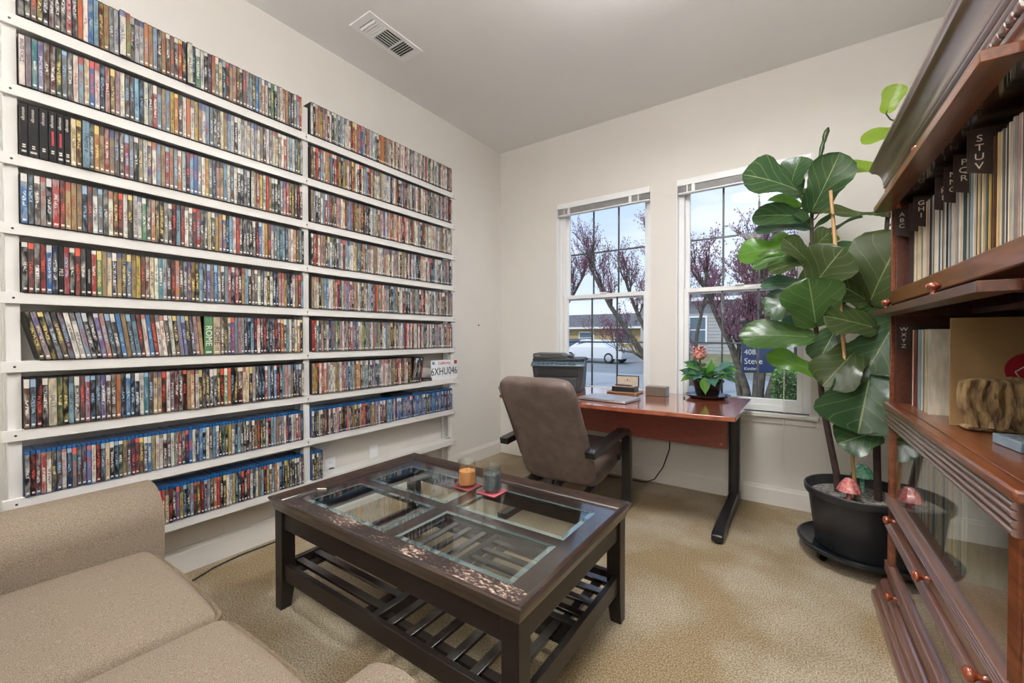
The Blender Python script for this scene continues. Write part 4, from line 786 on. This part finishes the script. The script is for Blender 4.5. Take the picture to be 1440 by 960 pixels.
bp_('back_panel',M().box(BD-.012,-BL+.0245,.09,BD-.001,-.0245,1.80),cabd)
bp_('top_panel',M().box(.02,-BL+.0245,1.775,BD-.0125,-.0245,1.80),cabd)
for z in (.105,.425,.872,1.352): bp_('shelf',M().box(.014,-BL+.0245,z,BD-.0125,-.0245,z+.022),cab,bev=.002)
def flute(y,w,n,x):
    return [(x+.014,y),(x+.014,y+w)]+[((x+.003 if k%2 else x-.003),y+w-w*(k+.5)/n) for k in range(n)]
for y in (-BL,-.0225): bp_('stile',M().box(-.002,y,.10,.0118,y+.0225,1.80),cab,bev=.002)
# base
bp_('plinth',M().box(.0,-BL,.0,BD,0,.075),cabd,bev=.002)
pb_=[(.0,.0),(-.052,.0),(-.052,.030),(-.046,.040),(-.036,.044),(-.036,.060),(-.028,.070),(-.020,.074),(-.020,.088),(-.010,.098),(.0,.10)]
bp_('base_moulding',M().prism(pb_,'y',-BL-.03,.03),cabm,smooth=50)
# front rail mouldings (reeded)
bp_('shelf_nosing',M().box(-.022,-BL,.868,.0135,0,.894),cab,bev=.006)
bp_('reeded_rail',M().prism(reeds(.796,.866,4),'y',-BL+.026,-.005),cabm,smooth=60)
bp_('shelf_nosing',M().box(-.004,-BL+.023,1.318,.0135,-.023,1.374),cab,bev=.004)
# closed lower doors
def door(z0,z1,reedtop):
    d=thing('x',None,None) if False else None
    dd=bp_('glass_door',M().box(-.001,-BL+.024,z0,.010,-.024,z0+.052),cab,bev=.002)
    for y in (-BL+.024,-.074): bp_('door_stile',M().prism(flute(y,.05,9,-.003)[::-1],'z',z0+.0522,z1),cab,dd,smooth=25)
    bp_('door_pane',M().box(.0035,-BL+.0742,z0+.0522,.0065,-.0742,z1),bglass,dd)
    bp_('door_reeding',M().prism(reeds(z0+.052,z0+.095,4,x0=-.014),'y',-BL+.026,-.005),cabm,dd,smooth=60)
    if reedtop: bp_('door_reeding',M().prism(reeds(z1-.048,z1-.003,4,x0=-.014),'y',-BL+.026,-.005),cabm,dd,smooth=60)
    return dd
d3=door(.40,.795,False); d4=door(.105,.395,True)
def knob(par,y,z,up=False):
    k=bp_('knob',M().lathe([(.011,0),(.008,.006),(.006,.014),(.010,.020),(.0165,.026),(.0165,.033),(.010,.040),(.001,.042)],16),knobm,par,smooth=60)
    if up: k.location=(up,y,z)
    else: k.rotation_euler=(0,-math.pi/2,0); k.location=(-.002,y,z)
for y in (-.16,-.64,-1.10): knob(d3,y,.424)
for y in (-.20,-.78): knob(d4,y,.128)
# lifted upper doors: slid up and pushed back, sticking out over the shelves
def lifted(z,n):
    t=.024; f0,f1=-.062,.275
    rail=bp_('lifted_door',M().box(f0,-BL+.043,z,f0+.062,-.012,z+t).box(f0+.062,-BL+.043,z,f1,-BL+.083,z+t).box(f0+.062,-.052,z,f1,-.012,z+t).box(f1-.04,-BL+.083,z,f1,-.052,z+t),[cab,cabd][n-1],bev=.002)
    bp_('door_pane',M().box(f0+.0622,-BL+.0832,z+.010,f1-.0402,-.0522,z+.013),bglass,rail)
    for y in ((-.13,-.80) if n==2 else (-.62,)): knob(rail,y,z+t,up=f0+.028)
lifted(1.722,1); lifted(1.268,2)
# frieze, rope beads, cornice
bp_('frieze',M().box(.0,-BL+.023,1.752,.0115,-.023,1.80),cab)
nb=36
for k in range(nb):
    y=-BL+.02+(BL-.03)*k/nb; w=(BL-.03)/nb
    b=M().lathe([(.004,0),(.0105,.002),(.0125,w*.2),(.0125,w*.72),(.0105,w*.80),(.006,w*.82),(.0085,w*.86),(.0085,w*.93),(.004,w*.96)],10); o_=bp_('bead',b,cabm,smooth=40); o_.rotation_euler=(-math.pi/2,0,0); o_.location=(-.006,y,1.806)
pr_=[(.0115,1.80),(-.003,1.80),(-.003,1.818),(-.010,1.820),(-.012,1.826)]
bp_('lower_bead_moulding',M().prism([(.011,1.776),(-.006,1.776),(-.009,1.781),(-.006,1.786),(-.009,1.791),(.011,1.793)],'y',-BL,-.0),cabm,smooth=60)
crn=[(.012,1.820),(-.008,1.820)]+[(-.010-.007*math.sin(math.pi*k/6),1.822+.016*k/6) for k in range(7)]+[(-.014,1.840)]+[(-.016-.006*math.sin(math.pi*k/5),1.842+.012*k/5) for k in range(6)]+[(-.020,1.857)]+[(-.022-.038*(1-math.cos(math.pi/2*k/8)),1.859+.056*math.sin(math.pi/2*k/8)) for k in range(9)]+[(-.062,1.917)]+[(-.062-.009*math.sin(math.pi*k/6),1.919+.026*k/6) for k in range(7)]+[(-.060,1.952),(.012,1.952)]
bp_('cornice',M().prism(crn,'y',-BL-.06,.055),cabm,smooth=55)
bp_('cornice_top',M().box(.0125,-BL-.06,1.803,BD,.055,1.952),cab,bev=.002)
# records
RC={'W':'d8d0bd','C':'d6bd8a','S':'aaa79f','K':'1a1718','R':'8f2a22','B':'3a5f78','T':'2a4a4a','U':'5a3a22','A':'b98b50','O':'b5572a','G':'6d6a62','L':'94b0bb','P':'b08a86','Y':'c9a54a','V':'3a4a2a'}
RN={'W':'off-white','C':'cream','S':'pale grey','K':'black','R':'dark red','B':'slate blue','T':'deep teal','U':'brown','A':'tan','O':'rust orange','G':'grey','L':'light blue','P':'dusty pink','Y':'mustard','V':'moss green'}
def recmat(c):
    return mat('sleeve_'+RN[c].replace(' ','_'),lin(RC[c]),.5,var=tuple(q*.7 for q in lin(RC[c])),scale=60,aniso=(1,1,.2))
def record(y,t,z,c,label,group,x0=.062,sz=.312,dz=0):
    b=M(); s=.0008
    b.box(x0,-t/2,0,x0+sz,t/2,sz+dz); n=len(b.v)
    o=mk('record',M().box(0,-t/2,0,sz-.03,t/2,sz+dz),recmat(c),keep=True,smooth=0); o.location=loc2w((x0,y,z)); o.rotation_euler=(0,0,RZ); FR[o.name]=(Vector(o.location),RZ)
    setp(o,label,'record',group)
    return o
rr=random.Random(21); y=-.066; i=0
seq='WCWSGWCSKGWCWCSPWKLSWLWBWCWSPWSLKWGSTWKSWWCSUWBKWSGWRUSTWKLUWSRBUGWTRKWSBKRSWAKCTWSCRBKSLPRWCUSYCTKBWCAGTKYCWUAC'
tabs={2:'ABC',13:'DEF',19:'GHI',38:'JKL',45:'MNO',52:'PQR',66:'STUV'}; tabX={'ABC':.0,'DEF':.030,'GHI':.026,'JKL':.036,'MNO':.036,'PQR':.030,'STUV':.012}; tabY={'ABC':-.058,'DEF':-.14,'GHI':-.235,'JKL':-.47,'MNO':-.565,'PQR':-.68,'STUV':-.865}
tl=sorted(tabY.items(),key=lambda q:-q[1])
def tab(s,y,z,h,w,x0,vert=True,size=.024):
    t=thing('divider_card','dark brown record divider lettered %s'%' '.join(s),'divider card',loc2w((x0,y,z)),RZ,'lettered record dividers')
    mk('card',M().box(0,-.0012,0,.30,.0012,.02).box(0,-.0012,.02,w,.0012,h),tabm,t,world=False) if False else mk('card',M().prism([(.045,0),(.27,0),(.27,h-.03),(w,h-.005),(0,h-.005),(0,h-.112),(.045,h-.125)],'y',-.0012,.0012),tabm,t,world=False)
    for k,c in enumerate(s):
        zz=h-.030-k*.0235
        text(c,size,loc2w((x0+.022,y-.0014,z+zz)),Matrix.Rotation(RZ,3,'Z')@Vector((1,0,0)) if vert else (0,0,-1),(0,0,1) if vert else Matrix.Rotation(RZ,3,'Z')@Vector((1,0,0)),ink,t,sx=1.15)
    return t
ti=0; n=0
while y>-BL+.045:
    if ti<len(tl) and y<=tl[ti][1]:
        y=min(y,tl[ti][1]); tab(tl[ti][0],y-.002,1.3745,.345,.07,tabX[tl[ti][0]]); ti+=1; y-=.0045; continue
    c=seq[n%len(seq)]; t=rr.choice((.0045,.006,.007,.008,.010)); n+=1
    if ti<len(tl) and y-t<tl[ti][1]: t=max(.0035,y-tl[ti][1])
    record(y-t/2,t-.0004,1.3745,c,'%s record sleeve, %s from the fig end, upper bookcase shelf'%(RN[c],ordn(n)),'records on the upper bookcase shelf',x0=.060+rr.uniform(-.004,.006),dz=rr.uniform(-.004,.002)); y-=t
# lower open shelf
tab('WXYZ',-.055,.8945,.345,.07,.012,vert=True,size=.022)
y=-.075; low='WCWRWKUABLKWWBWCLWW'; 
for k,c in enumerate(low):
    t=(.006,.004,.010,.020,.004,.005,.018,.016,.005,.022,.012,.014,.010,.022,.016,.018,.014,.016,.013)[k]
    record(y-t/2,t-.0005,.8945,c,'%s record sleeve, %s from the W X Y Z divider'%(RN[c],ordn(k+1)),'records on the lower open shelf',x0=.058+.004*(k%3)); y-=t*1.0
y-=.012
# tan paper sleeve with the record label showing, face towards the room
ys=-.535
kraft=mat('kraft_paper_sleeve',(.36,.225,.095),.75,var=(.29,.175,.07),scale=5)
sl=thing('kraft_record_sleeve','tan paper record sleeve with round red label showing, behind the stone','record',loc2w((.062,ys,.8945)),RZ,'records on the lower open shelf')
mk('sleeve',M().box(0,-.003,0,.290,.003,.345),kraft,sl,world=False,bev=.001)
def disc(r,x,z,y,m,n,par,x1=None):
    b=M(); N_=40; b.add([(x+r*math.cos(2*math.pi*k/N_),y,z+r*math.sin(2*math.pi*k/N_)) for k in range(N_)],[tuple(range(N_))]); return mk(n,b,m,par,world=False,smooth=0)
disc(.052,.170,.184,-.0034,mat('label_red',(.36,.012,.02),.4),'red_label',sl)
w=.0016
for a_,b_ in (((.140,.178),(.165,.200)),((.165,.200),(.180,.170)),((.180,.170),(.155,.150)),((.155,.150),(.140,.178)),((.165,.200),(.205,.212)),((.180,.170),(.215,.180))):
    d=Vector((b_[0]-a_[0],b_[1]-a_[1])).normalized()*w; q=M().add([(a_[0]-d.y,-.0037,a_[1]+d.x),(b_[0]-d.y,-.0037,b_[1]+d.x),(b_[0]+d.y,-.0037,b_[1]-d.x),(a_[0]+d.y,-.0037,a_[1]-d.x)],[(0,1,2,3)]); mk('label_line',q,ink,sl,world=False,smooth=0)
# stone
st=M().rbox(-.115,-.034,0,.115,.034,.158,.014,34); rs=random.Random(5)
from mathutils import noise as mn
st.v=[tuple(Vector(p)+Vector((mn.noise(Vector((p[0]*38,p[1]*38,p[2]*7)))*.012+mn.noise(Vector(p)*14)*.014-(.02*max(0,.07-p[2])/.07*-1 if p[0]<-.06 else 0),mn.noise(Vector((p[0]*70+9,p[1]*30,p[2]*9)))*.014+mn.noise(Vector((p[0]*150,p[1]*60,p[2]*40)))*.006,(mn.noise(Vector((p[0]*22,p[1]*22,3)))*.014 if p[2]>.06 else 0)))) if p[2]>.01 else p for p in st.v]
stm=mat('petrified_wood',(.44,.30,.13),.8,var=(.16,.09,.045),scale=20,aniso=(3,3,.6),bump=1.0,bscale=60,detail=9)
so=mk('petrified_wood_stone',st,stm,keep=True,label='rough block of petrified wood on the bookcase shelf',cat='stone',smooth=30); so.location=loc2w((.188,-.585,.8945)); so.rotation_euler=(0,0,RZ+.05); so.scale=(1.0,1.0,1.0)
cdx=thing('small_case','small light blue case with white script lying on the bookcase shelf','case',loc2w((.145,-.835,.8947)),RZ+.12)
mk('case',M().box(-.05,-.06,0,.09,.06,.026),mat('light_blue_case',(.24,.34,.42),.25,coat=.5),cdx,world=False,bev=.002)
rot=Matrix.Rotation(RZ+.12,3,'Z'); text('Cryons',.020,loc2w((.145,-.835,.8947))+rot@Vector((-.012,-.0606,.013)),rot@Vector((1,0,0)),(0,0,1),ink,cdx,sx=1.1)
# records behind the closed doors
for zi,(z,cnt,sq) in enumerate(((.4475,26,'WSWCGWSWAWSGWCWSKWSWCWSGWS'),(.1275,20,'KUGKSUKGBKUTKGUKRKUG'))):
    y=-.05-.25*(1-zi)*0
    for k in range(cnt):
        t=rr.choice((.010,.014,.018)); record(y-t/2-.30*zi,t-.001,z,sq[k%len(sq)],'%s record sleeve, %s from fig end, behind the %s glass door'%(RN[sq[k%len(sq)]],ordn(k+1),('upper','lower')[zi]),'records behind the %s glass door'%('upper','lower')[zi],x0=.075,sz=.30 if zi==0 else .262); y-=t+rr.choice((.0,.001,.02 if zi==0 else .004))
# ------------------------------------------------------------------ outdoors
GZ=-.42
conc=mat('wet_concrete',(.36,.37,.38),.45,var=(.27,.29,.31),scale=.5); grass=mat('dull_lawn',(.15,.16,.06),.9,var=(.24,.23,.11),scale=3,bump=.6,bscale=30); asph=mat('asphalt',(.22,.235,.25),.5,var=(.18,.19,.2),scale=.8)
mk('driveway',M().box(-40,.16,GZ-.2,30,14,GZ),conc,kind='structure',keep=True,smooth=0); mk('road',M().box(-60,14,GZ-.26,40,32,GZ-.06),asph,kind='structure',keep=True,smooth=0); mk('lawn',M().box(-80,32,GZ-.2,60,90,GZ+.02),grass,kind='structure',keep=True,smooth=0)
bankm=M().prism([(17.2,GZ-.05),(17.8,GZ+.30),(21.5,GZ+.62),(22,GZ-.05)],'x',-2.9,6.0); mk('lawn_bank',bankm,grass,kind='structure',keep=True,smooth=0)
def house(name,label,x0,x1,y0,hz,roofh,wm,rm,wins,trimm=vinyl):
    h=thing(name,label,'house',((x0+x1)/2,y0,GZ))
    mk('wall',M().box(x0,y0,GZ,x1,y0+7,GZ+hz),wm,h)
    nb_=int(hz/.19)
    b=M()
    for k in range(nb_): b.prism([(y0,GZ+k*.19),(y0-.018,GZ+k*.19),(y0,GZ+k*.19+.18)],'x',x0,x1)
    mk('siding',b,wm,h,kind='stuff',smooth=0)
    mk('roof',M().prism([(y0-.5,GZ+hz-.05),(y0+3.5,GZ+hz+roofh),(y0+7.5,GZ+hz-.05),(y0+7.5,GZ+hz+.1),(y0+3.5,GZ+hz+roofh+.15),(y0-.5,GZ+hz+.1)],'x',x0-.5,x1+.5),rm,h)
    mk('fascia',M().box(x0-.5,y0-.53,GZ+hz-.1,x1+.5,y0-.5,GZ+hz+.1),trimm,h)
    for wx,wz,ww,wh in wins:
        f=mk('window',M().box(wx-.1,y0-.07,wz-.1,wx+ww+.1,y0-.02,wz).box(wx-.1,y0-.07,wz+wh,wx+ww+.1,y0-.02,wz+wh+.1).box(wx-.1,y0-.07,wz,wx,y0-.02,wz+wh).box(wx+ww,y0-.07,wz,wx+ww+.1,y0-.02,wz+wh).box(wx,y0-.06,wz+wh*.48,wx+ww,y0-.02,wz+wh*.52),trimm,h)
        mk('pane',M().box(wx,y0-.03,wz,wx+ww,y0-.022,wz+wh),mat('dark_window_glass',(.10,.16,.20),.08,spec=.8),f)
sid=mat('grey_siding',(.46,.45,.44),.7,var=(.41,.40,.39),scale=2); yel=mat('ochre_stucco',(.52,.38,.17),.8,var=(.46,.33,.15),scale=2); roofm=mat('grey_shingle',(.17,.165,.17),.85,var=(.11,.105,.11),scale=4,bump=.5,bscale=12)
q=atD(976,480,24); q0=atD(965,480,24); q1=atD(988,480,24)
house('grey_house','grey sided house with white-framed windows across the street',q.x-3.4,q.x+7.5,q.y+1,3.75,.7,sid,roofm,[(q.x-.42,GZ+1.25,.85,1.45),(q.x+2.6,GZ+1.25,.85,1.45),(q.x+5.2,GZ+1.2,1.0,1.4)])
a_=atD(800,470,46); c_=atD(905,470,46)
house('ochre_house','ochre stucco house with dark roof across the street',a_.x-6,c_.x+1.5,max(a_.y,c_.y)-4,2.5,1.5,yel,roofm,[(a_.x+1.0,GZ+.9,1.6,1.1),(a_.x+5.0,GZ+.9,1.6,1.1)])
# cars
def car(label,p,ang,body,s=1.0):
    t=thing('sedan_car',label,'car',(p.x,p.y,GZ-.06 if p.y>14 else GZ),ang)
    z=0
    low=[(-2.25,.30),(-2.28,.62),(-2.15,.86),(-1.55,.95),(-.95,.97),(.95,.99),(1.75,.96),(2.20,.90),(2.28,.60),(2.22,.30)]
    vs=[];fs=[];W_=[(-.88,1.0,0),(-.90,1.0,0),(.90,1.0,0),(.88,1.0,0)]
    k=len(low); b=M()
    for y_,sc in ((-.90,.975),(-.86,1),(.86,1),(.90,.975)): vs+=[(x*sc,y_,z_) for x,z_ in low]
    for i in range(3):
        for j in range(k): fs.append((i*k+j,i*k+(j+1)%k,(i+1)*k+(j+1)%k,(i+1)*k+j))
    fs+=[tuple(range(k-1,-1,-1)),tuple(3*k+j for j in range(k))]; mk('body',b.add(vs,fs),body,t,world=False,smooth=40)
    cabn=[(-1.5,.95),(-.75,1.40),(-.2,1.47),(.55,1.44),(1.35,.98)]; b=M(); vs=[];fs=[]; k=len(cabn)
    for y_,sc in ((-.82,1),(.82,1)): vs+=[(x,y_*(.80 if z_>1.1 else 1),z_) for x,z_ in cabn]
    fs=[tuple(range(k-1,-1,-1)),tuple(k+j for j in range(k))]+[(j,(j+1)%k,k+(j+1)%k,k+j) for j in range(k)]; mk('cabin',b.add(vs,fs),body,t,world=False,smooth=30)
    dg=mat('dark_window_glass',(.10,.16,.20),.08)
    for sgn in (-1,1):
        b=M().add([(-1.15,sgn*.80,1.00),(-.62,sgn*.685,1.36),(.50,sgn*.675,1.38),(1.05,sgn*.80,1.02)],[(0,1,2,3)]); mk('side_glass',b,dg,t,world=False,smooth=0)
        for x in (-1.38,1.40):
            wl=mk('wheel',M().lathe([(.12,-.10),(.30,-.11),(.335,-.08),(.335,.08),(.30,.11),(.12,.10)],22),blackp,t,world=False); wl.rotation_euler=(math.pi/2,0,0); wl.location=(x,sgn*.80,.335)
            rm=mk('wheel_rim',M().lathe([(.03,.112),(.20,.105),(.215,.118),(.20,.122),(.03,.118)],10),silver,wl,world=False)
            rm2=mk('wheel_rim',M().lathe([(.03,-.118),(.20,-.122),(.215,-.118),(.20,-.105),(.03,-.112)],10),silver,wl,world=False)
    for x in (-2.2,2.2): mk('lamp',M().box(x-.08,-.80,.66,x+.08,-.5,.78).box(x-.08,.5,.66,x+.08,.80,.78),mat('car_lamp',(.6,.25,.2),.2) if x>0 else vinyl,t,world=False,bev=.02)
    t.scale=(s,s,s)
whitec=mat('white_car_paint',(.74,.76,.78),.2,coat=1,var=(.72,.74,.76)); bluec=mat('dark_blue_car_paint',(.07,.075,.13),.25,coat=1)
p=atD(838,506,27); car('white parked sedan car seen through the corner-side window',Vector((p.x,p.y,0)),YAW+math.radians(-42),whitec)
p=atD(812,494,33); car('dark blue parked car behind the white sedan',Vector((p.x-.6,p.y+1.5,0)),YAW+math.radians(-42),bluec)
# trees
twig=mat('plum_twig',(.115,.05,.068),.8,var=(.06,.032,.042),scale=3); tbark=mat('grey_bark',(.135,.115,.085),.85,var=(.06,.055,.04),scale=14,bump=.6,bscale=30)
bud=mat('plum_bud',(.30,.12,.17),.7)
def grow(b,bt,bd,p,d,L_,r,lev,rg):
    n=4; pts=[p]; q=p.copy(); dd=d.copy()
    for i in range(n):
        dd=(dd+Vector((rg.uniform(-.16,.16),rg.uniform(-.16,.16),rg.uniform(-.05,.16)))).normalized(); q=q+dd*L_/n; pts.append(q.copy())
    (b if lev>1 else bt).tube(pts,[r*(1-.14*i) for i in range(n+1)],5 if lev>1 else 3,cap=False)
    if lev==0:
        for i in range(1,n+1):
            for _ in range(2):
                c=pts[i]+Vector((rg.uniform(-.04,.04),rg.uniform(-.04,.04),rg.uniform(-.04,.04))); s_=rg.uniform(.008,.016); bd.add([c+Vector((-s_,0,-s_)),c+Vector((s_,s_*.4,-s_)),c+Vector((0,-s_*.5,s_*1.3)),c+Vector((0,s_,0))],[(0,1,2),(1,3,2),(3,0,2),(0,3,1)])
        return
    for k in range(rg.choice((3,4,4)) if lev>1 else 5):
        i=rg.randint(1,n); a=rg.uniform(0,6.28); nd=(dd*rg.uniform(.5,1.0)+Vector((math.cos(a),math.sin(a)*.8,rg.uniform(.2,.9)))*rg.uniform(.45,.75)).normalized()
        grow(b,bt,bd,pts[i],nd,L_*rg.uniform(.55,.8),r*(.50 if lev>1 else .45),lev-1,rg)
def tree(label,limbs,D,seed,L_=1.0):
    rg=random.Random(seed); b=M(); bt=M(); bd=M(); base=None
    for pts,r0,r1 in limbs:
        P=[atD(x,y,D+dd) for x,y,dd in pts]
        if base is None:
            base=P[0].copy(); base.z=GZ
        k=len(P); b.tube(P,[r0+(r1-r0)*i/(k-1) for i in range(k)],9,cap=True)
        for i in range(max(1,k//2),k):
            d=(P[i]-P[i-1]).normalized()
            for _ in range(4 if i<k-1 else 6):
                a=rg.uniform(0,6.28); grow(b,bt,bd,P[i].lerp(P[i-1],rg.random()*.6),(d*.7+Vector((math.cos(a)*.5,math.sin(a)*.5,rg.uniform(.2,.8)))).normalized(),L_*rg.uniform(.7,1.1),r1*.7,2,rg)
    t=thing('plum_tree',label,'tree',base); mk('trunk',b,tbark,t,smooth=60); mk('twigs',bt,twig,t,kind='stuff',smooth=0); mk('buds',bd,bud,t,kind='stuff',smooth=0)
tree('bare purple plum tree with several mossy trunks behind the fig',[([(1063,592,0),(1068,540,0),(1076,480,.1),(1080,420,.2),(1072,360,.2)],.095,.04),([(1056,592,.05),(1048,545,.2),(1030,490,.3),(1006,440,.4),(985,390,.4)],.085,.03),([(1070,592,0),(1092,520,-.2),(1112,450,-.3),(1125,380,-.4)],.075,.03),([(1046,592,.1),(1036,530,.3),(1040,480,.3),(1060,425,.3),(1068,380,.4)],.05,.025),([(1060,592,0),(1064,520,.3),(1070,450,.4),(1058,400,.5)],.06,.03)],7.4,11,.62)
tree('bare purple plum tree by the driveway behind the middle wall',[([(930,545,0),(912,508,0),(880,462,0),(858,430,.2),(842,400,.3),(828,372,.3)],.085,.03),([(932,545,.1),(915,480,.3),(892,430,.4),(880,395,.5)],.075,.03),([(934,545,.1),(932,470,0),(928,400,0),(925,355,0)],.08,.03),([(914,510,.1),(890,495,.6),(866,492,1)],.04,.018)],10.5,5,.72)
tree('bare plum tree further down the drive beside the white car',[([(752,520,0),(768,470,0),(785,430,0),(800,400,0)],.07,.03),([(752,520,0),(775,462,.3),(806,415,.3),(822,385,.3)],.06,.03)],13,8,.62)
tree('bare plum tree behind the potted flower, across the lawn',[([(972,560,0),(980,470,0),(990,425,0),(1000,390,0)],.07,.03),([(972,560,0),(966,470,.2),(962,410,.4)],.06,.03)],13.5,17,.6)
# hedge, sign
q=atD(1108,548,5.6); hd=M(); rg=random.Random(9)
q=q+Vector((.48,0,0)); HT=atD(1100,522,5.6).z-.03
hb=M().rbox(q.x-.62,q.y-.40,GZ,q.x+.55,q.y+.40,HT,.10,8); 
for k in range(5200):
    u=Vector((rg.uniform(-.64,.57),rg.uniform(-.42,.42),rg.uniform(0,HT+.03-GZ))); f_=rg.random()
    if f_<.45: u.y=-.40-rg.random()*.03
    elif f_<.7: u.z=HT+.01-GZ+rg.random()*.04
    elif f_<.85: u.x=-.62-rg.random()*.03
    else: u.x=.55+rg.random()*.03
    c=Vector((q.x+u.x,q.y+u.y,GZ+u.z)); s_=rg.uniform(.014,.028); e1=Vector((rg.uniform(-1,1),rg.uniform(-1,1),rg.uniform(-1,1))).normalized(); e2=e1.cross(Vector((rg.uniform(-1,1),rg.uniform(-1,1),rg.uniform(-1,1)))).normalized()
    hd.add([c-e1*s_,c+e2*s_*.5,c+e1*s_,c-e2*s_*.5],[(0,1,2,3)])
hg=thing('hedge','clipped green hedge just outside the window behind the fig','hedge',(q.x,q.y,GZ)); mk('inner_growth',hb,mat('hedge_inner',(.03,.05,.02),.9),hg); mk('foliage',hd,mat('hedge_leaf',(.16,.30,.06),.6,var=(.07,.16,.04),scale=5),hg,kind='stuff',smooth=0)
q=atD(1068,500,6.6); sg=thing('yard_sign','dark blue hanging real estate sign with white lettering among the trunks','sign',(q.x,q.y,GZ)); fx_=Vector((math.cos(YAW*.9),math.sin(YAW*.9),0)); ny=Vector((-fx_.y,fx_.x,0)); w_=.27
navy=mat('sign_navy',(.03,.05,.13),.4); zt_=q.z+.44; zb_=q.z-.27
def qb(a,b_,z0,z1,th,m,n):
    A=Vector((q.x,q.y,0))+fx_*a; B=Vector((q.x,q.y,0))+fx_*b_; o_=ny*th/2
    mk(n,M().add([A-o_+Vector((0,0,z0)),B-o_+Vector((0,0,z0)),B+o_+Vector((0,0,z0)),A+o_+Vector((0,0,z0)),A-o_+Vector((0,0,z1)),B-o_+Vector((0,0,z1)),B+o_+Vector((0,0,z1)),A+o_+Vector((0,0,z1))],[(0,3,2,1),(4,5,6,7),(0,1,5,4),(1,2,6,5),(2,3,7,6),(3,0,4,7)]),m,sg)
qb(-w_,w_,zb_,zt_,.02,navy,'board'); qb(-w_-.06,w_+.35,zt_+.05,zt_+.10,.05,blackm,'arm'); qb(w_+.27,w_+.33,GZ,zt_+.05,.06,blackm,'post')
for x in (-.2,.2): qb(x-.006,x+.006,zt_,zt_+.05,.01,silver,'hook')
for s_,z_,sz in (('408.',q.z+.055,.12),('Steve',q.z-.09,.13),('Kinder',q.z-.205,.07)): text(s_,sz,Vector((q.x,q.y,z_))-ny*.0105-fx_*.24,fx_,(0,0,1),ink,sg,align='LEFT')
